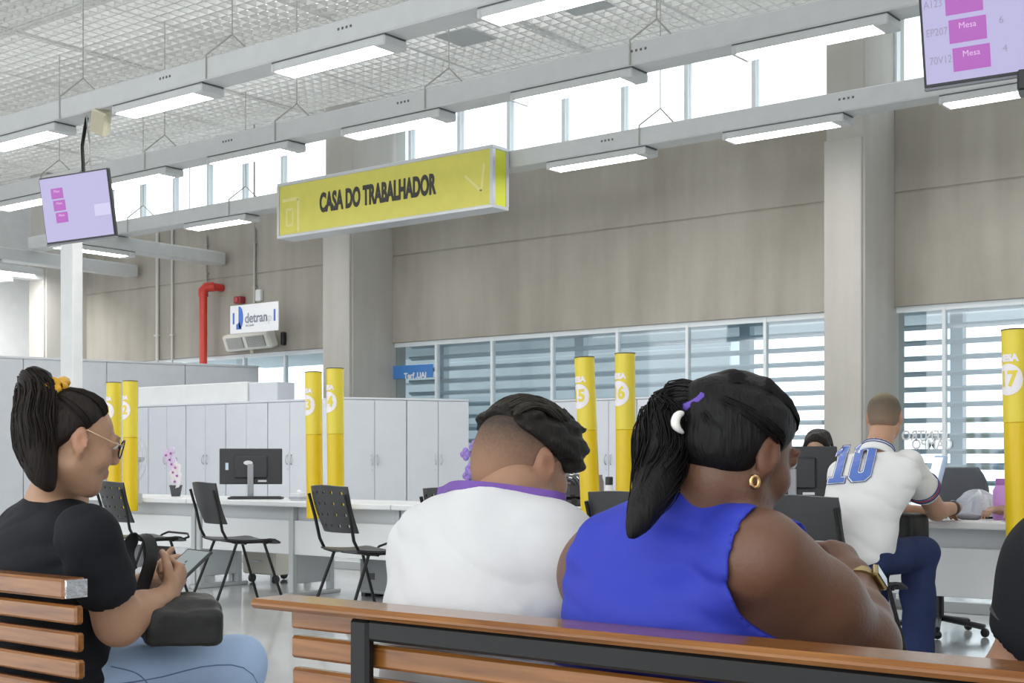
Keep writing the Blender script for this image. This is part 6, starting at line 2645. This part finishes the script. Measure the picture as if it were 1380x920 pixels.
# ------------------------------------------------------------------ staff member behind the monitor
def staff(px, py, Z, heading, label, shirt, hair_m, arm=None):
    base = (.42, .25, .17)
    hp = W(px, 700, Z)
    b = Sitter(hp[0], hp[1], heading, zs=.97, cz=.84, hz=.56, kz=.56)
    f = b.fr
    h0 = W(px, py, Z)
    H = Frame((h0[0], h0[1], h0[2]), math.radians(heading), math.radians(14), 0, 1.0)
    S = Sdf()
    b.torso(S)
    b.legs(S, -.006)
    for q in (-1, 1):
        S.cone(f(q * b.kx, b.knee - .03, .05), f(q * b.kx, b.knee + .12, .035), .036, .03, .02)
    S.chain([f(0, 0, b.zs + .03), H(0, -.028, -.05)], [.065, .052], .04)
    head_prims(S, H)
    ends = []
    for q in (-1, 1):
        s_ = f(q * .17, 0, b.zs - .03)
        if arm is not None and q == arm[0]:
            e_, w_ = arm[1], arm[2]
        else:
            e_, w_ = f(q * .23, .12, .74), f(q * .12, .34, DH + .035)
        S.cone(s_, e_, .05, .042, .04).cone(e_, w_, .04, .027, .03)
        hd = (w_ - e_) / np.linalg.norm(w_ - e_)
        hand_prims(S, w_, hd + V3(0, 0, -.05), V3(0, 0, -1), f.R @ V3(-q, .3, 0), curl=(.35, .4, .4, .45))
        ends.append((s_, e_))
    p = sdf_obj('person', S, .009, skin('staff_skin', base), origin=f(0, 0, 0), color=skin_color(H, base, (.5, .2, .18)))
    tag(p, label, 'person')
    eyes(H, p)
    T = Sdf()
    b.torso(T, .014)
    for s_, e_ in ends:
        T.cone(s_, s_ + (e_ - s_) * .6, .064, .062, .05)
        v = (e_ - s_) / np.linalg.norm(e_ - s_)
        T.cone(s_ + (e_ - s_) * .58, s_ + (e_ - s_) * .58 + v * .2, .052, .054, .005, 's')
    T.cone(f(0, .03, b.zs + .08), f(0, .06, b.zs + .2), .066, .07, .006, 's')
    T.plane((0, 0, .50), (0, 0, -1), .01)
    T.noise(.005, (6, 6, 12), f)
    sdf_obj('shirt', T, .010, shirt, p, smooth=2)
    J = Sdf()
    b.legs(J, .006)
    J.ell(f, (0, b.hy, b.hz), (b.hip[0], b.hip[1], .11), .04)
    J.plane((0, 0, .10), (0, 0, -1), .01)
    sdf_obj('trousers', J, .011, cloth('dark_trousers', (.03, .03, .04)), p)
    b.shoes(p, M_black, M_black)
    Q = Sdf()
    cap_hair(Q, H, .014, front=(.078, .072), low=-.10)
    for q in (-1, 1):
        Q.cone(H(q * .03, -.05, .08), H(q * .085, -.02, -.09), .03, .026, .04)
        Q.cone(H(q * .012, .05, .10), H(q * .075, .035, .03), .016, .014, .02)
    Q.noise(.004, (60, 60, 20), H)
    sdf_obj('hair', Q, .007, hair_m, p)
    # seat for the staff member
    t = thing('staff_chair', f(0, 0, 0), 'dark office chair under the staff person ' + ('behind the black monitor' if px < 1300 else 'behind the totem with number 17'), 'chair')
    fr = f

    def bk(u, v):
        a = (u - .5) * 2
        return fr(.21 * a, -.17 + .03 * a * a, .50 + .34 * v), fr.R @ V3(0, 1, .1)
    MB().sheet(bk, 10, 8, .04).build('backrest', M_ocg, t, smooth=60)
    MB().box((-.22, -.14, .40), (.22, .30, .45), R=fr.R, c=fr(0, 0, 0), ch=.02).build('seat', M_ocg, t)
    MB().tube([fr(0, .05, .06), fr(0, .05, .40)], .03, 8).build('gas_column', M_black, t)
    for k in range(5):
        a = k * 2 * math.pi / 5
        MB().tube([fr(0, .05, .10), fr(.28 * math.cos(a), .05 + .28 * math.sin(a), .02)], .018, 6).build('base_arm', M_black, t)


staff(1102, 606, 8.5, 180 - 12, 'person with dark parted hair behind the black monitor, only forehead and hair showing', cloth('dark_shirt', (.05, .05, .08)), M_hair)
_e, _w = W(1385, 692, 7.25), W(1352, 687, 7.16)
staff(1412, 600, 7.75, 180 - 5, 'person with a hand on the right counter, hidden behind totem 17', cloth('grey_shirt', (.35, .33, .38)), M_hair,
      arm=(1, _e, _w))


# ------------------------------------------------------------------ person cut off at the right edge
def person_edge():
    base = (.44, .25, .16)
    p0 = W(1560, 700, 1.84)
    b = Sitter(p0[0], p0[1], 0, zs=.93, sh=.165)
    f = b.fr
    H = Frame(f(0, .05, 1.17), math.radians(5), math.radians(8), 0, 1.0)
    S = Sdf()
    b.torso(S)
    b.legs(S, -.006)
    for q in (-1, 1):
        S.cone(f(q * b.kx, b.knee - .03, .05), f(q * b.kx, b.knee + .12, .035), .036, .03, .02)
    S.chain([f(0, .01, b.zs + .03), H(0, -.028, -.05)], [.066, .055], .04)
    head_prims(S, H)
    sh_l, el_l, wr_l = W(1436, 775, 1.90), W(1358, 930, 1.95), f(-.06, .36, .68)
    sh_r, el_r, wr_r = f(.175, 0, .90), f(.22, .1, .66), f(.08, .36, .68)
    for s_, e_, w_, q in ((sh_l, el_l, wr_l, -1), (sh_r, el_r, wr_r, 1)):
        S.cone(s_, e_, .052, .044, .04).cone(e_, w_, .042, .027, .03)
        hand_prims(S, w_, f.R @ V3(-q * .5, .8, 0), V3(0, 0, -1), f.R @ V3(-q, .3, 0), curl=(.4, .45, .5, .5))
    p = sdf_obj('person', S, .008, skin('tan_skin', base), origin=f(0, 0, 0), color=skin_color(H, base, (.5, .2, .18)))
    tag(p, 'person in a black t-shirt cut off by the right picture edge', 'person')
    eyes(H, p)
    T = Sdf()
    b.torso(T, .013)
    for s_, e_ in ((sh_l, el_l), (sh_r, el_r)):
        v = (e_ - s_) / np.linalg.norm(e_ - s_)
        en = s_ + (e_ - s_) * .45
        T.cone(s_, en, .072, .068, .05)
        T.cone(en - v * .01, en + v * .2, .056, .058, .005, 's')
    T.cone(f(0, .03, b.zs + .08), f(0, .06, b.zs + .2), .068, .07, .006, 's')
    T.plane((0, 0, .50), (0, 0, -1), .01)
    T.noise(.006, (6, 6, 12), f)
    ts = sdf_obj('t_shirt', T, .006, MATS['black_cotton'], p, smooth=2)
    v = (el_l - sh_l) / np.linalg.norm(el_l - sh_l)
    band(ring_on(Sdf().cone(sh_l, el_l, .073, .066, 0), sh_l + (el_l - sh_l) * .44, v, 40, .12), v, .012, .002, mat('dark_grey_hem', (.05, .05, .055), .8), 'sleeve_hem', ts)
    J = Sdf()
    b.legs(J, .006)
    J.ell(f, (0, b.hy, b.hz), (b.hip[0], b.hip[1], .11), .04)
    J.plane((0, 0, .10), (0, 0, -1), .01)
    sdf_obj('trousers', J, .011, MATS['dark_blue_denim'], p)
    b.shoes(p, M_black, M_black)
    Q = Sdf()
    cap_hair(Q, H, .013)
    sdf_obj('hair', Q, .007, M_hair, p)


person_edge()
